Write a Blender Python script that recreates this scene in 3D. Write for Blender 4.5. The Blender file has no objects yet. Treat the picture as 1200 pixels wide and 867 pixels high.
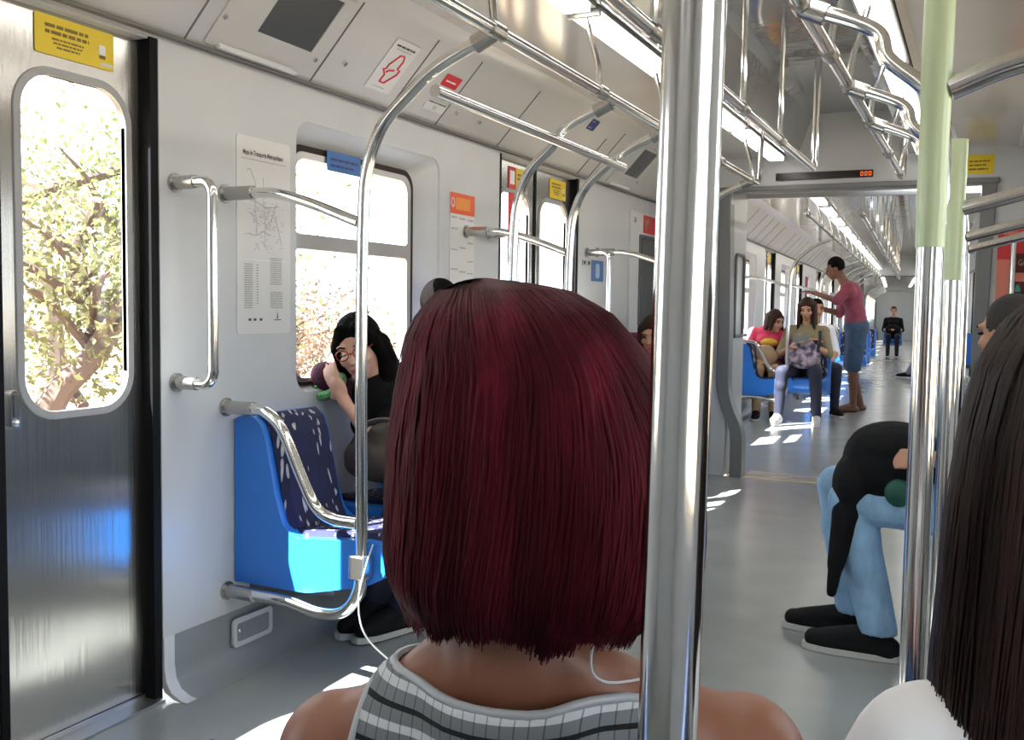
import bpy, bmesh, math, random
import numpy as np
from mathutils import Matrix, Vector
from mathutils.geometry import tessellate_polygon
random.seed(7); rng = np.random.default_rng(7)
S = bpy.context.scene
COL = S.collection
PI = math.pi
I4 = Matrix.Identity(4)

# ---------------------------------------------------------------- camera
F_PX = 1150.0
cam_d = bpy.data.cameras.new('camera'); cam = bpy.data.objects.new('camera', cam_d); COL.objects.link(cam)
cam_d.sensor_fit = 'HORIZONTAL'; cam_d.sensor_width = 36.0; cam_d.lens = 36.0 * F_PX / 1200.0
cam_d.clip_start = 0.02; cam_d.clip_end = 300
R_ = Matrix(((0.9022978, 0.43086079, 0.01475346),
             (0.04137761, -0.05248668, -0.99776402),
             (-0.42912303, 0.90089074, -0.0651866)))       # rows: image right, image down, viewing axis, in world axes
right, down, fwd = Vector(R_[0]), Vector(R_[1]), Vector(R_[2])
cm = Matrix.Identity(4)
for i in range(3):
    cm[i][0], cm[i][1], cm[i][2] = right[i], -down[i], -fwd[i]
cm.translation = (0.83, 0.0, 1.2)
cam.matrix_world = cm
S.camera = cam

# ---------------------------------------------------------------- light, sky, exposure
W = bpy.data.worlds.new('sky'); S.world = W; W.use_nodes = True
bg = W.node_tree.nodes['Background']; bg.inputs[0].default_value = (0.86, 0.93, 1.0, 1); bg.inputs[1].default_value = 7.0
sun_d = bpy.data.lights.new('sun', 'SUN'); sun_d.energy = 80.0; sun_d.angle = 0.009; sun_d.color = (1.0, 0.965, 0.92)
sun = bpy.data.objects.new('sun', sun_d); COL.objects.link(sun)
sun.rotation_euler = Vector((0.475, 0.71, -1.0)).to_track_quat('-Z', 'Y').to_euler()
LAMP = 9.0
S.view_settings.view_transform = 'Standard'; S.view_settings.look = 'None'
S.view_settings.exposure = -0.28; S.view_settings.gamma = 1.0; S.view_settings.use_curve_mapping = False
try:
    S.cycles.use_denoising = True; S.cycles.max_bounces = 14; S.cycles.diffuse_bounces = 7; S.cycles.glossy_bounces = 5
    S.cycles.transparent_max_bounces = 16; S.cycles.sample_clamp_indirect = 8.0
except Exception: pass

# ---------------------------------------------------------------- materials
MATS = {}
def mat(name, col, rough=0.5, metal=0.0, bump=None, var=None, emit=None, spec=None, coat=0.0, aniso=0.0):
    m = bpy.data.materials.new(name); m.use_nodes = True
    nt = m.node_tree; p = nt.nodes['Principled BSDF']
    p.inputs['Base Color'].default_value = (*col, 1); p.inputs['Roughness'].default_value = rough
    p.inputs['Metallic'].default_value = metal
    if spec is not None: p.inputs['Specular IOR Level'].default_value = spec
    if coat: p.inputs['Coat Weight'].default_value = coat; p.inputs['Coat Roughness'].default_value = 0.15
    if aniso: p.inputs['Anisotropic'].default_value = aniso
    if emit: p.inputs['Emission Color'].default_value = (*emit[:3], 1); p.inputs['Emission Strength'].default_value = emit[3]
    if bump or var:
        tc = nt.nodes.new('ShaderNodeTexCoord'); mp = nt.nodes.new('ShaderNodeMapping')
        nt.links.new(tc.outputs['Object'], mp.inputs[0])
        mp.inputs['Scale'].default_value = (bump or var)[2] if len(bump or var) > 2 else (1, 1, 1)
        nz = nt.nodes.new('ShaderNodeTexNoise'); nz.inputs['Scale'].default_value = (bump or var)[0]; nz.inputs['Detail'].default_value = 5
        nt.links.new(mp.outputs[0], nz.inputs['Vector'])
        if bump:
            b = nt.nodes.new('ShaderNodeBump'); b.inputs['Strength'].default_value = bump[1]; b.inputs['Distance'].default_value = 0.01
            nt.links.new(nz.outputs['Fac'], b.inputs['Height']); nt.links.new(b.outputs[0], p.inputs['Normal'])
        if var:
            r = nt.nodes.new('ShaderNodeValToRGB'); k = var[1]
            r.color_ramp.elements[0].position = 0.3; r.color_ramp.elements[1].position = 0.7
            r.color_ramp.elements[0].color = (*[c * (1 - k) for c in col], 1); r.color_ramp.elements[1].color = (*[min(1, c * (1 + k)) for c in col], 1)
            nt.links.new(nz.outputs['Fac'], r.inputs[0]); nt.links.new(r.outputs[0], p.inputs['Base Color'])
    MATS[name] = m
    return m

mat('wall', (0.55, 0.565, 0.58), 0.32, var=(3, 0.03))
mat('cove', (0.55, 0.545, 0.53), 0.28, var=(2, 0.03))
mat('gloss_panel', (0.50, 0.49, 0.47), 0.12, var=(2, 0.05))
mat('ceiling_metal', (0.52, 0.53, 0.54), 0.07, 0.6, bump=(3.5, 0.35))
mat('floor', (0.28, 0.295, 0.29), 0.23, var=(4, 0.08), spec=0.6)
mat('skirting', (0.27, 0.29, 0.30), 0.4)
mat('trim_white', (0.66, 0.67, 0.68), 0.35)
mat('seam', (0.16, 0.155, 0.15), 0.6)
mat('black_rubber', (0.005, 0.005, 0.006), 0.6, spec=0.15)
mat('gasket', (0.36, 0.36, 0.37), 0.45)
mat('steel', (0.50, 0.48, 0.45), 0.24, 1.0, bump=(70, 0.10, (1, 1, 0.03)), aniso=0.8)
mat('chrome', (0.80, 0.79, 0.77), 0.13, 1.0)
mat('socket', (0.45, 0.44, 0.42), 0.25, 0.95)
mat('alu', (0.50, 0.49, 0.48), 0.3, 0.9)
mat('seal_brown', (0.035, 0.022, 0.018), 0.6, spec=0.2)
mat('dark_frame', (0.10, 0.105, 0.11), 0.4)
mat('portal_grey', (0.17, 0.175, 0.18), 0.4)
mat('panel_grey', (0.42, 0.43, 0.45), 0.3)
mat('seat_blue', (0.02, 0.19, 0.70), 0.32, coat=0.3)
mat('paper', (0.68, 0.68, 0.67), 0.6)
mat('ink', (0.06, 0.06, 0.065), 0.6); mat('ink_soft', (0.36, 0.36, 0.37), 0.6); mat('ink_faint', (0.50, 0.50, 0.50), 0.6)
mat('yellow', (0.75, 0.56, 0.02), 0.45); mat('ink_olive', (0.20, 0.13, 0.01), 0.5)
mat('red_sign', (0.62, 0.03, 0.04), 0.45); mat('orange_sign', (0.78, 0.11, 0.035), 0.45); mat('orange_pale', (0.85, 0.30, 0.05), 0.5)  # last one: paler orange for the inner panel of the list heading
mat('blue_sign', (0.04, 0.15, 0.40), 0.5); mat('navy_sign', (0.03, 0.035, 0.16), 0.5); mat('salmon', (0.72, 0.22, 0.16), 0.5)
mat('screen', (0.075, 0.08, 0.085), 0.2); mat('screen_red', (0.10, 0.012, 0.012), 0.2)
mat('teal', (0.05, 0.42, 0.36), 0.5); mat('white', (0.8, 0.8, 0.8), 0.5)
mat('display', (0.012, 0.004, 0.004), 0.25); mat('led', (0.9, 0.15, 0.02), 0.5, emit=(1.0, 0.16, 0.02, 1.6))
mat('lamp', (0.9, 0.9, 0.9), 0.5, emit=(1.0, 0.99, 0.95, LAMP))
mat('sleeve', (0.44, 0.53, 0.34), 0.35, var=(30, 0.06, (1, 1, 0.05)), coat=0.3)
mat('wire', (0.62, 0.62, 0.62), 0.4)
mat('skin_brown', (0.27, 0.105, 0.058), 0.45, var=(9, 0.08)); mat('skin_tan', (0.46, 0.235, 0.15), 0.5, var=(9, 0.07))
mat('skin_light', (0.66, 0.37, 0.27), 0.5, var=(9, 0.06)); mat('skin_dark', (0.16, 0.07, 0.045), 0.45, var=(9, 0.08))
mat('lips', (0.40, 0.10, 0.09), 0.4); mat('eye', (0.02, 0.015, 0.012), 0.2)
mat('hair_black', (0.005, 0.004, 0.004), 0.8, spec=0.05, bump=(90, 0.6, (1, 1, 0.06))); mat('hair_brown', (0.035, 0.015, 0.010), 0.6, spec=0.15, bump=(90, 0.6, (1, 1, 0.06)))
mat('hair_grey', (0.035, 0.032, 0.031), 0.6, spec=0.2, bump=(120, 0.6))
mat('jeans', (0.25, 0.42, 0.62), 0.85, var=(14, 0.25), bump=(16, 0.8, (1, 1, 0.6))); mat('denim_dark', (0.035, 0.07, 0.13), 0.8, var=(14, 0.25))
mat('navy_cloth', (0.012, 0.014, 0.035), 0.8); mat('black_cloth', (0.007, 0.007, 0.008), 0.85, bump=(22, 0.9), spec=0.15); mat('maroon', (0.24, 0.045, 0.085), 0.8, var=(12, 0.15))
mat('pink', (0.70, 0.05, 0.12), 0.7); mat('mustard', (0.65, 0.38, 0.03), 0.7); mat('beige', (0.40, 0.27, 0.16), 0.8); mat('white_cloth', (0.90, 0.90, 0.92), 0.75, bump=(7, 0.5))
mat('olive', (0.24, 0.19, 0.11), 0.8); mat('purple_knit', (0.085, 0.018, 0.045), 0.85, bump=(120, 0.8)); mat('green_knit', (0.17, 0.45, 0.20), 0.85, bump=(120, 0.8))
mat('shirt_blue', (0.38, 0.48, 0.68), 0.75); mat('brown_bag', (0.065, 0.048, 0.036), 0.55, bump=(30, 0.3)); mat('green_cloth', (0.004, 0.07, 0.05), 0.6)
mat('sole', (0.55, 0.54, 0.52), 0.6); mat('shoe_black', (0.008, 0.008, 0.009), 0.75, spec=0.2, bump=(40, 0.3)); mat('grey_cloth', (0.24, 0.25, 0.26), 0.85); mat('orange', (0.85, 0.15, 0.03), 0.6)
mat('lens_red', (0.25, 0.03, 0.02), 0.2); mat('phone', (0.16, 0.17, 0.16), 0.3)
mat('bark', (0.10, 0.068, 0.058), 0.9, bump=(12, 0.6)); mat('ground', (0.33, 0.25, 0.16), 0.95, var=(0.7, 0.3))

def node_mat(name, build):
    m = bpy.data.materials.new(name); m.use_nodes = True
    build(m.node_tree, m.node_tree.nodes['Principled BSDF']); MATS[name] = m
def ramp(nt, src, stops, interp='LINEAR'):
    r = nt.nodes.new('ShaderNodeValToRGB'); cr = r.color_ramp; cr.interpolation = interp
    while len(cr.elements) < len(stops): cr.elements.new(0.5)
    for e, (p, c) in zip(cr.elements, stops): e.position = p; e.color = (*c, 1)
    nt.links.new(src, r.inputs[0]); return r.outputs[0]
def coords(nt, scale=(1, 1, 1), kind='Object'):
    tc = nt.nodes.new('ShaderNodeTexCoord'); mp = nt.nodes.new('ShaderNodeMapping'); mp.inputs['Scale'].default_value = scale
    nt.links.new(tc.outputs[kind], mp.inputs[0]); return mp.outputs[0]
def math_(nt, op, a, b=None):
    n = nt.nodes.new('ShaderNodeMath'); n.operation = op
    for i, v in enumerate((a, b)):
        if v is None: continue
        if isinstance(v, (int, float)): n.inputs[i].default_value = v
        else: nt.links.new(v, n.inputs[i])
    return n.outputs[0]
def m_glass(nt, p):
    nt.nodes.remove(p); out = nt.nodes['Material Output']
    t = nt.nodes.new('ShaderNodeBsdfTransparent'); t.inputs[0].default_value = (0.93, 0.95, 0.95, 1)
    g = nt.nodes.new('ShaderNodeBsdfGlossy'); g.inputs['Roughness'].default_value = 0.03
    lw = nt.nodes.new('ShaderNodeLayerWeight'); lw.inputs['Blend'].default_value = 0.5
    fr = math_(nt, 'ADD', math_(nt, 'MULTIPLY', math_(nt, 'POWER', lw.outputs['Facing'], 5.0), 0.5), 0.02)
    mx = nt.nodes.new('ShaderNodeMixShader'); nt.links.new(fr, mx.inputs[0]); nt.links.new(t.outputs[0], mx.inputs[1]); nt.links.new(g.outputs[0], mx.inputs[2])
    nt.links.new(mx.outputs[0], out.inputs[0])
node_mat('glass', m_glass)
def m_fabric(nt, p):
    v = coords(nt, (38, 38, 7)); nz = nt.nodes.new('ShaderNodeTexNoise'); nz.inputs['Scale'].default_value = 0.5
    nt.links.new(v, nz.inputs['Vector'])
    ad = nt.nodes.new('ShaderNodeVectorMath'); ad.operation = 'MULTIPLY_ADD'; nt.links.new(nz.outputs['Color'], ad.inputs[0]); ad.inputs[1].default_value = (2.2, 2.2, 2.2); nt.links.new(v, ad.inputs[2])
    vo = nt.nodes.new('ShaderNodeTexVoronoi'); vo.inputs['Scale'].default_value = 1.0; nt.links.new(ad.outputs[0], vo.inputs['Vector'])
    c = ramp(nt, vo.outputs['Distance'], [(0.0, (0.62, 0.63, 0.66)), (0.24, (0.36, 0.37, 0.42)), (0.28, (0.012, 0.014, 0.05)), (1.0, (0.016, 0.018, 0.075))])
    nt.links.new(c, p.inputs['Base Color']); p.inputs['Roughness'].default_value = 0.85
node_mat('seat_fabric', m_fabric)
def m_hairred(nt, p):
    v = coords(nt, (16, 16, 0.9)); nz = nt.nodes.new('ShaderNodeTexNoise'); nz.inputs['Scale'].default_value = 1.4; nz.inputs['Detail'].default_value = 6; nz.inputs['Roughness'].default_value = 0.65
    nt.links.new(v, nz.inputs['Vector'])
    c = ramp(nt, nz.outputs['Fac'], [(0.32, (0.014, 0.004, 0.006)), (0.5, (0.040, 0.005, 0.009)), (0.70, (0.105, 0.009, 0.019))])
    nt.links.new(c, p.inputs['Base Color']); p.inputs['Roughness'].default_value = 0.5; p.inputs['Specular IOR Level'].default_value = 0.3; p.inputs['Specular Tint'].default_value = (1.0, 0.18, 0.22, 1)
node_mat('hair_red', m_hairred)
def m_roots(nt, p):
    v = coords(nt, (16, 16, 0.9)); nz = nt.nodes.new('ShaderNodeTexNoise'); nz.inputs['Scale'].default_value = 1.4; nz.inputs['Detail'].default_value = 6
    nt.links.new(v, nz.inputs['Vector'])
    c = ramp(nt, nz.outputs['Fac'], [(0.35, (0.014, 0.006, 0.006)), (0.65, (0.05, 0.010, 0.013))])
    nt.links.new(c, p.inputs['Base Color']); p.inputs['Roughness'].default_value = 0.42
node_mat('hair_roots', m_roots)
def m_hairdark(nt, p):
    v = coords(nt, (26, 26, 1.0)); nz = nt.nodes.new('ShaderNodeTexNoise'); nz.inputs['Scale'].default_value = 1.4; nz.inputs['Detail'].default_value = 6
    nt.links.new(v, nz.inputs['Vector'])
    c = ramp(nt, nz.outputs['Fac'], [(0.3, (0.006, 0.004, 0.004)), (0.7, (0.035, 0.013, 0.010))])
    nt.links.new(c, p.inputs['Base Color']); p.inputs['Roughness'].default_value = 0.45; p.inputs['Specular IOR Level'].default_value = 0.35
node_mat('hair_dark', m_hairdark)
def m_stripes(nt, p):
    tc = nt.nodes.new('ShaderNodeTexCoord'); sp = nt.nodes.new('ShaderNodeSeparateXYZ'); nt.links.new(tc.outputs['Object'], sp.inputs[0])
    # horizontal stripes that sag a little between the shoulders
    x2 = math_(nt, 'MULTIPLY', sp.outputs[0], sp.outputs[0]); sag = math_(nt, 'MULTIPLY', x2, -0.55)
    z = math_(nt, 'ADD', sp.outputs[2], sag)
    fr = math_(nt, 'FRACT', math_(nt, 'MULTIPLY', math_(nt, 'ADD', z, 0.0095), 1 / 0.031))
    G = (0.20, 0.21, 0.22); Wt = (0.62, 0.63, 0.65); B = (0.008, 0.008, 0.009)
    c = ramp(nt, fr, [(0.0, G), (0.22, B), (0.36, G), (0.68, Wt), (0.90, G)], 'CONSTANT')
    # ribs: thin darker vertical lines
    rb = math_(nt, 'FRACT', math_(nt, 'MULTIPLY', sp.outputs[0], 1 / 0.0105))
    rib = ramp(nt, rb, [(0.0, (0.45,) * 3), (0.1, (1.0,) * 3)], 'CONSTANT')
    mx = nt.nodes.new('ShaderNodeMix'); mx.data_type = 'RGBA'; mx.blend_type = 'MULTIPLY'; mx.inputs[0].default_value = 1.0
    nt.links.new(c, mx.inputs[6]); nt.links.new(rib, mx.inputs[7]); nt.links.new(mx.outputs[2], p.inputs['Base Color'])
    b = nt.nodes.new('ShaderNodeBump'); b.inputs['Strength'].default_value = 0.5; b.inputs['Distance'].default_value = 0.002
    nt.links.new(rb, b.inputs['Height']); nt.links.new(b.outputs[0], p.inputs['Normal']); p.inputs['Roughness'].default_value = 0.85
node_mat('striped_rib', m_stripes)
def m_pack(nt, p):
    v = coords(nt, (1, 1, 1)); nz = nt.nodes.new('ShaderNodeTexNoise'); nz.inputs['Scale'].default_value = 14
    nt.links.new(v, nz.inputs['Vector'])
    c = ramp(nt, nz.outputs['Fac'], [(0.38, (0.03, 0.025, 0.05)), (0.5, (0.22, 0.17, 0.24)), (0.62, (0.46, 0.36, 0.42))])
    nt.links.new(c, p.inputs['Base Color']); p.inputs['Roughness'].default_value = 0.7
node_mat('pack_print', m_pack)
def leaf_mat(name, col):
    def f(nt, p):
        nt.nodes.remove(p); out = nt.nodes['Material Output']
        d = nt.nodes.new('ShaderNodeBsdfDiffuse'); d.inputs[0].default_value = (*col, 1)
        t = nt.nodes.new('ShaderNodeBsdfTranslucent'); t.inputs[0].default_value = (*[min(1, c * 1.2) for c in col], 1)
        mx = nt.nodes.new('ShaderNodeMixShader'); mx.inputs[0].default_value = 0.45
        nt.links.new(d.outputs[0], mx.inputs[1]); nt.links.new(t.outputs[0], mx.inputs[2]); nt.links.new(mx.outputs[0], out.inputs[0])
    node_mat(name, f)
leaf_mat('leaf_green', (0.12, 0.14, 0.05)); leaf_mat('leaf_olive', (0.15, 0.145, 0.075)); leaf_mat('leaf_rust', (0.18, 0.12, 0.095)); leaf_mat('leaf_pale', (0.25, 0.21, 0.15))

# ---------------------------------------------------------------- mesh helpers
T = I4.copy()                       # where the carriage being built stands
def setT(m):
    global T; T = m
class MB:
    def __init__(s): s.v = []; s.f = []; s.mi = []
    def add(s, vs, fs, mi=0):
        o = len(s.v); s.v += [tuple(p) for p in vs]; s.f += [tuple(i + o for i in q) for q in fs]; s.mi += [mi] * len(fs); return s
    def box(s, a, b, mi=0, M=None):
        vs = [Vector((x, y, z)) for x in (a[0], b[0]) for y in (a[1], b[1]) for z in (a[2], b[2])]
        if M is not None: vs = [M @ p for p in vs]
        return s.add(vs, [(0, 1, 3, 2), (4, 6, 7, 5), (0, 4, 5, 1), (2, 3, 7, 6), (0, 2, 6, 4), (1, 5, 7, 3)], mi)
    def tube(s, pts, r, n=12, mi=0, closed=False, cap=True, flat=None):
        pts = [Vector(p) for p in pts]; m = len(pts); rs = r if hasattr(r, '__len__') else [r] * m
        up = None; rings = []
        for i in range(m):
            a = pts[(i - 1) % m] if (closed or i > 0) else pts[i]; b = pts[(i + 1) % m] if (closed or i < m - 1) else pts[i]
            t = (b - a); t = t.normalized() if t.length > 1e-9 else Vector((0, 0, 1))
            if up is None:
                ref = Vector((0, 0, 1)) if abs(t.z) < 0.9 else Vector((1, 0, 0)); up = (ref - t * ref.dot(t)).normalized()
            else:
                u2 = up - t * up.dot(t); up = u2.normalized() if u2.length > 1e-6 else up
            sd = t.cross(up); fl = flat or 1.0
            rings.append([pts[i] + (up * math.cos(2 * PI * k / n) + sd * math.sin(2 * PI * k / n) * fl) * rs[i] for k in range(n)])
        vs = [p for q in rings for p in q]; fs = []
        for i in range(m if closed else m - 1):
            j = (i + 1) % m
            for k in range(n): fs.append((i * n + k, i * n + (k + 1) % n, j * n + (k + 1) % n, j * n + k))
        if cap and not closed: fs += [tuple(range(n))[::-1], tuple((m - 1) * n + k for k in range(n))]
        return s.add(vs, fs, mi)
    def sheet(s, rows, mi=0, closed_u=False):
        m = len(rows[0]); vs = [p for r in rows for p in r]; fs = []
        for i in range(len(rows) - 1):
            for k in range(m if closed_u else m - 1): fs.append((i * m + k, i * m + (k + 1) % m, (i + 1) * m + (k + 1) % m, (i + 1) * m + k))
        return s.add(vs, fs, mi)
    def prism(s, poly, a0, a1, fn, mi=0, holes=()):
        """poly/holes: 2-D loops; fn(u, v, a) -> 3-D point; caps at a0 and a1"""
        loops = [list(poly)] + [list(h) for h in holes]
        flat = [p for l in loops for p in l]; n = len(flat)
        tri = tessellate_polygon([[Vector((p[0], p[1], 0)) for p in l] for l in loops])
        vs = [fn(p[0], p[1], a0) for p in flat] + [fn(p[0], p[1], a1) for p in flat]
        fs = [tuple(t) for t in tri] + [tuple(i + n for i in t[::-1]) for t in tri]; o = 0
        for l in loops:
            k = len(l)
            for i in range(k): fs.append((o + i, o + (i + 1) % k, n + o + (i + 1) % k, n + o + i))
            o += k
        return s.add(vs, fs, mi)
    def ell(s, c, rad, M=None, mi=0, nu=20, nv=12):
        c = Vector(c); vs = []; fs = []
        for j in range(nv + 1):
            th = PI * j / nv
            for i in range(nu):
                ph = 2 * PI * i / nu; p = Vector((rad[0] * math.sin(th) * math.cos(ph), rad[1] * math.sin(th) * math.sin(ph), rad[2] * math.cos(th)))
                vs.append(c + (M @ p if M is not None else p))
        for j in range(nv):
            for i in range(nu): fs.append((j * nu + i, (j + 1) * nu + i, (j + 1) * nu + (i + 1) % nu, j * nu + (i + 1) % nu))
        return s.add(vs, fs, mi)
    def cap(s, p, q, r0, r1, mi=0, n=14):
        """capsule with round ends, from p to q"""
        p, q = Vector(p), Vector(q); d = q - p; L = d.length
        if L < 1e-6: return s.ell(p, (r0,) * 3)
        d /= L; pts = []; rs = []
        for k in range(5): a = PI / 2 * (1 - k / 4); pts.append(p - d * r0 * math.sin(a)); rs.append(max(r0 * math.cos(a), r0 * 0.05))
        for k in range(5): a = PI / 2 * k / 4; pts.append(q + d * r1 * math.sin(a)); rs.append(max(r1 * math.cos(a), r1 * 0.05))
        return s.tube(pts, rs, n, mi)

def rrect(x0, x1, y0, y1, r, n=8):
    rs = r if hasattr(r, '__len__') else [r] * 4; out = []
    for (cx, cy, a0, q) in ((x1 - rs[0], y1 - rs[0], 0, rs[0]), (x0 + rs[1], y1 - rs[1], 90, rs[1]), (x0 + rs[2], y0 + rs[2], 180, rs[2]), (x1 - rs[3], y0 + rs[3], 270, rs[3])):
        for k in range(n + 1):
            a = math.radians(a0 + 90 * k / n); out.append((cx + q * math.cos(a), cy + q * math.sin(a)))
    return out
def arc_pts(ps, r=0.06, n=6):
    """polyline with its inner corners rounded by radius r"""
    ps = [Vector(p) for p in ps]; out = [ps[0]]
    for i in range(1, len(ps) - 1):
        a, b, c = ps[i - 1], ps[i], ps[i + 1]; u = (a - b); v = (c - b); rr = min(r if not hasattr(r, '__len__') else r[i - 1], u.length * 0.48, v.length * 0.48)
        p, q = b + u.normalized() * rr, b + v.normalized() * rr
        for k in range(n + 1):
            t = k / n; out.append(p * (1 - t) ** 2 + b * 2 * t * (1 - t) + q * t * t)
    out.append(ps[-1]); return out
def smooth_line(ps, n=8):
    ps = [Vector(p) for p in ps]; P = [2 * ps[0] - ps[1]] + ps + [2 * ps[-1] - ps[-2]]; out = []
    for i in range(1, len(P) - 2):
        for k in range(n):
            t = k / n; a, b, c, d = P[i - 1], P[i], P[i + 1], P[i + 2]
            out.append(0.5 * ((2 * b) + (c - a) * t + (2 * a - 5 * b + 4 * c - d) * t * t + (3 * b - a - 3 * c + d) * t ** 3))
    out.append(ps[-1]); return out

def tag(o, label=None, cat=None, group=None, kind=None):
    if label: o['label'] = label
    if cat: o['category'] = cat
    if group: o['group'] = group
    if kind: o['kind'] = kind
    return o
def base_of(parent):
    return Vector(parent['_b']) if parent is not None and '_b' in parent else Vector((0, 0, 0))
BASES = {}
def finish(name, me, mats, parent=None, base=(0, 0, 0), smooth=35, bevel=0):
    for m in (mats if isinstance(mats, (list, tuple)) else [mats]): me.materials.append(MATS[m])
    o = bpy.data.objects.new(name, me); COL.objects.link(o)
    if parent is not None: o.parent = parent; BASES[o.name] = BASES[parent.name]
    else: o.matrix_world = T @ Matrix.Translation(Vector(base)); BASES[o.name] = Vector(base)
    if smooth:
        me.polygons.foreach_set('use_smooth', [True] * len(me.polygons)); me.set_sharp_from_angle(angle=math.radians(smooth))
    if bevel:
        b = o.modifiers.new('edge', 'BEVEL'); b.width = bevel; b.segments = 2; b.limit_method = 'ANGLE'; b.angle_limit = math.radians(40)
    return o
def obj(name, mb, mats, parent=None, base=None, smooth=35, bevel=0):
    """one mesh object; mesh points are given in carriage coordinates"""
    if parent is not None: b = BASES[parent.name]
    elif base is not None: b = Vector(base)
    else:
        a = np.array(mb.v); b = Vector(((a[:, 0].min() + a[:, 0].max()) / 2, (a[:, 1].min() + a[:, 1].max()) / 2, a[:, 2].min()))
    me = bpy.data.meshes.new(name); me.from_pydata([(p[0] - b.x, p[1] - b.y, p[2] - b.z) for p in mb.v], [], mb.f)
    if any(mb.mi): me.polygons.foreach_set('material_index', mb.mi)
    bm = bmesh.new(); bm.from_mesh(me); bmesh.ops.recalc_face_normals(bm, faces=bm.faces); bm.to_mesh(me); bm.free()
    return finish(name, me, mats, parent, b, smooth, bevel)
def thing(name, label, cat, loc, group=None):
    o = bpy.data.objects.new(name, None); COL.objects.link(o); o.empty_display_size = 0.05
    o.matrix_world = T @ Matrix.Translation(Vector(loc)); BASES[o.name] = Vector(loc)
    return tag(o, label, cat, group)
def struct(name, mb, m, **k): return tag(obj(name, mb, m, **k), kind='structure')
def text_mesh(body, size, fn, mi=0, bold=0.0, sx=1.0, align='LEFT'):
    """lettering as a flat mesh: fn(u, v) -> point"""
    c = bpy.data.curves.new('lettering', 'FONT'); c.body = body; c.size = size; c.align_x = align; c.offset = bold; c.resolution_u = 2
    o = bpy.data.objects.new('lettering', c); COL.objects.link(o)
    me = bpy.data.meshes.new_from_object(o.evaluated_get(bpy.context.evaluated_depsgraph_get()))
    mb = MB(); mb.add([fn(v.co.x * sx, v.co.y) for v in me.vertices], [tuple(p.vertices) for p in me.polygons], mi)
    bpy.data.objects.remove(o); bpy.data.curves.remove(c); bpy.data.meshes.remove(me)
    return mb
def join(*ms):
    r = MB()
    for m in ms: r.add(m.v, m.f); r.mi[-len(m.f):] = m.mi if m.f else []
    return r
def voxel(mb, vs, it=4, cut=None, keep=None):
    """fuse the overlapping shapes of mb into one continuous skin"""
    me = bpy.data.meshes.new('t'); me.from_pydata(mb.v, [], mb.f)
    bm = bmesh.new(); bm.from_mesh(me); bmesh.ops.recalc_face_normals(bm, faces=bm.faces); bm.to_mesh(me); bm.free()
    o = bpy.data.objects.new('t', me); COL.objects.link(o)
    r = o.modifiers.new('r', 'REMESH'); r.mode = 'VOXEL'; r.voxel_size = vs
    s = o.modifiers.new('s', 'SMOOTH'); s.factor = 0.5; s.iterations = it
    m2 = bpy.data.meshes.new_from_object(o.evaluated_get(bpy.context.evaluated_depsgraph_get()))
    bpy.data.objects.remove(o); bpy.data.meshes.remove(me)
    if cut:
        bm = bmesh.new(); bm.from_mesh(m2); bmesh.ops.delete(bm, geom=[v for v in bm.verts if cut(v.co)], context='VERTS'); bm.to_mesh(m2); bm.free()
    out = MB(); out.v = [tuple(v.co) for v in m2.vertices]; out.f = [tuple(p.vertices) for p in m2.polygons]; out.mi = [0] * len(out.f)
    bpy.data.meshes.remove(m2); return out
def borders(mb):
    cnt = {}
    for f in mb.f:
        for i in range(len(f)):
            e = (f[i], f[(i + 1) % len(f)]); k = (min(e), max(e)); cnt[k] = cnt.get(k, 0) + 1
    adj = {}
    for (a, b), c in cnt.items():
        if c == 1: adj.setdefault(a, []).append(b); adj.setdefault(b, []).append(a)
    seen = set(); loops = []
    for s0 in adj:
        if s0 in seen: continue
        l = [s0]; seen.add(s0); cur = s0
        while True:
            nx = [q for q in adj[cur] if q not in seen]
            if not nx: break
            cur = nx[0]; seen.add(cur); l.append(cur)
        loops.append([Vector(mb.v[i]) for i in l])
    return sorted(loops, key=len, reverse=True)
def relax(l, n=12):
    for _ in range(n): l = [(l[i - 1] + l[i] * 2 + l[(i + 1) % len(l)]) / 4 for i in range(len(l))]
    return l

# ================================================================ the setting
HW = 1.35
COVE = [(1.35, 1.965), (1.338, 1.969), (1.3268, 1.9784), (1.1009, 2.2192), (1.06, 2.243), (1.0, 2.25)]
def covept(y, v, off=0.0, sg=-1):
    """point on the sloping cove panel: v metres up the slope from the seam, off metres into the room"""
    return (sg * (1.33 - 0.684 * v - 0.729 * off), y, 1.975 + 0.729 * v - 0.684 * off)
wn = [0]; dn = [0]; tn = [0]
def loopdoor(sg, y0, y1, low, gl, mats=('steel',)):
    dn[0] += 1
    fn = lambda u, v, a: (sg * a, u, v)
    d = struct(f'door_{dn[0]}', MB().prism(rrect(y0, y1, 0.012, 1.95, 0.004, 1), 1.40, 1.415, fn, holes=[rrect(gl[0], gl[1], 0.90, 1.785, 0.095)]), 'steel')
    obj('window_gasket', MB().prism(rrect(gl[0] - 0.022, gl[1] + 0.022, 0.878, 1.807, 0.115), 1.395, 1.418, fn, holes=[rrect(gl[0], gl[1], 0.90, 1.785, 0.095)]), 'gasket', d, bevel=0.003)
    obj('pane', MB().prism(rrect(gl[0] - 0.01, gl[1] + 0.01, 0.89, 1.795, 0.105), 1.406, 1.410, fn), 'glass', d, smooth=0)
    return d
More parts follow.
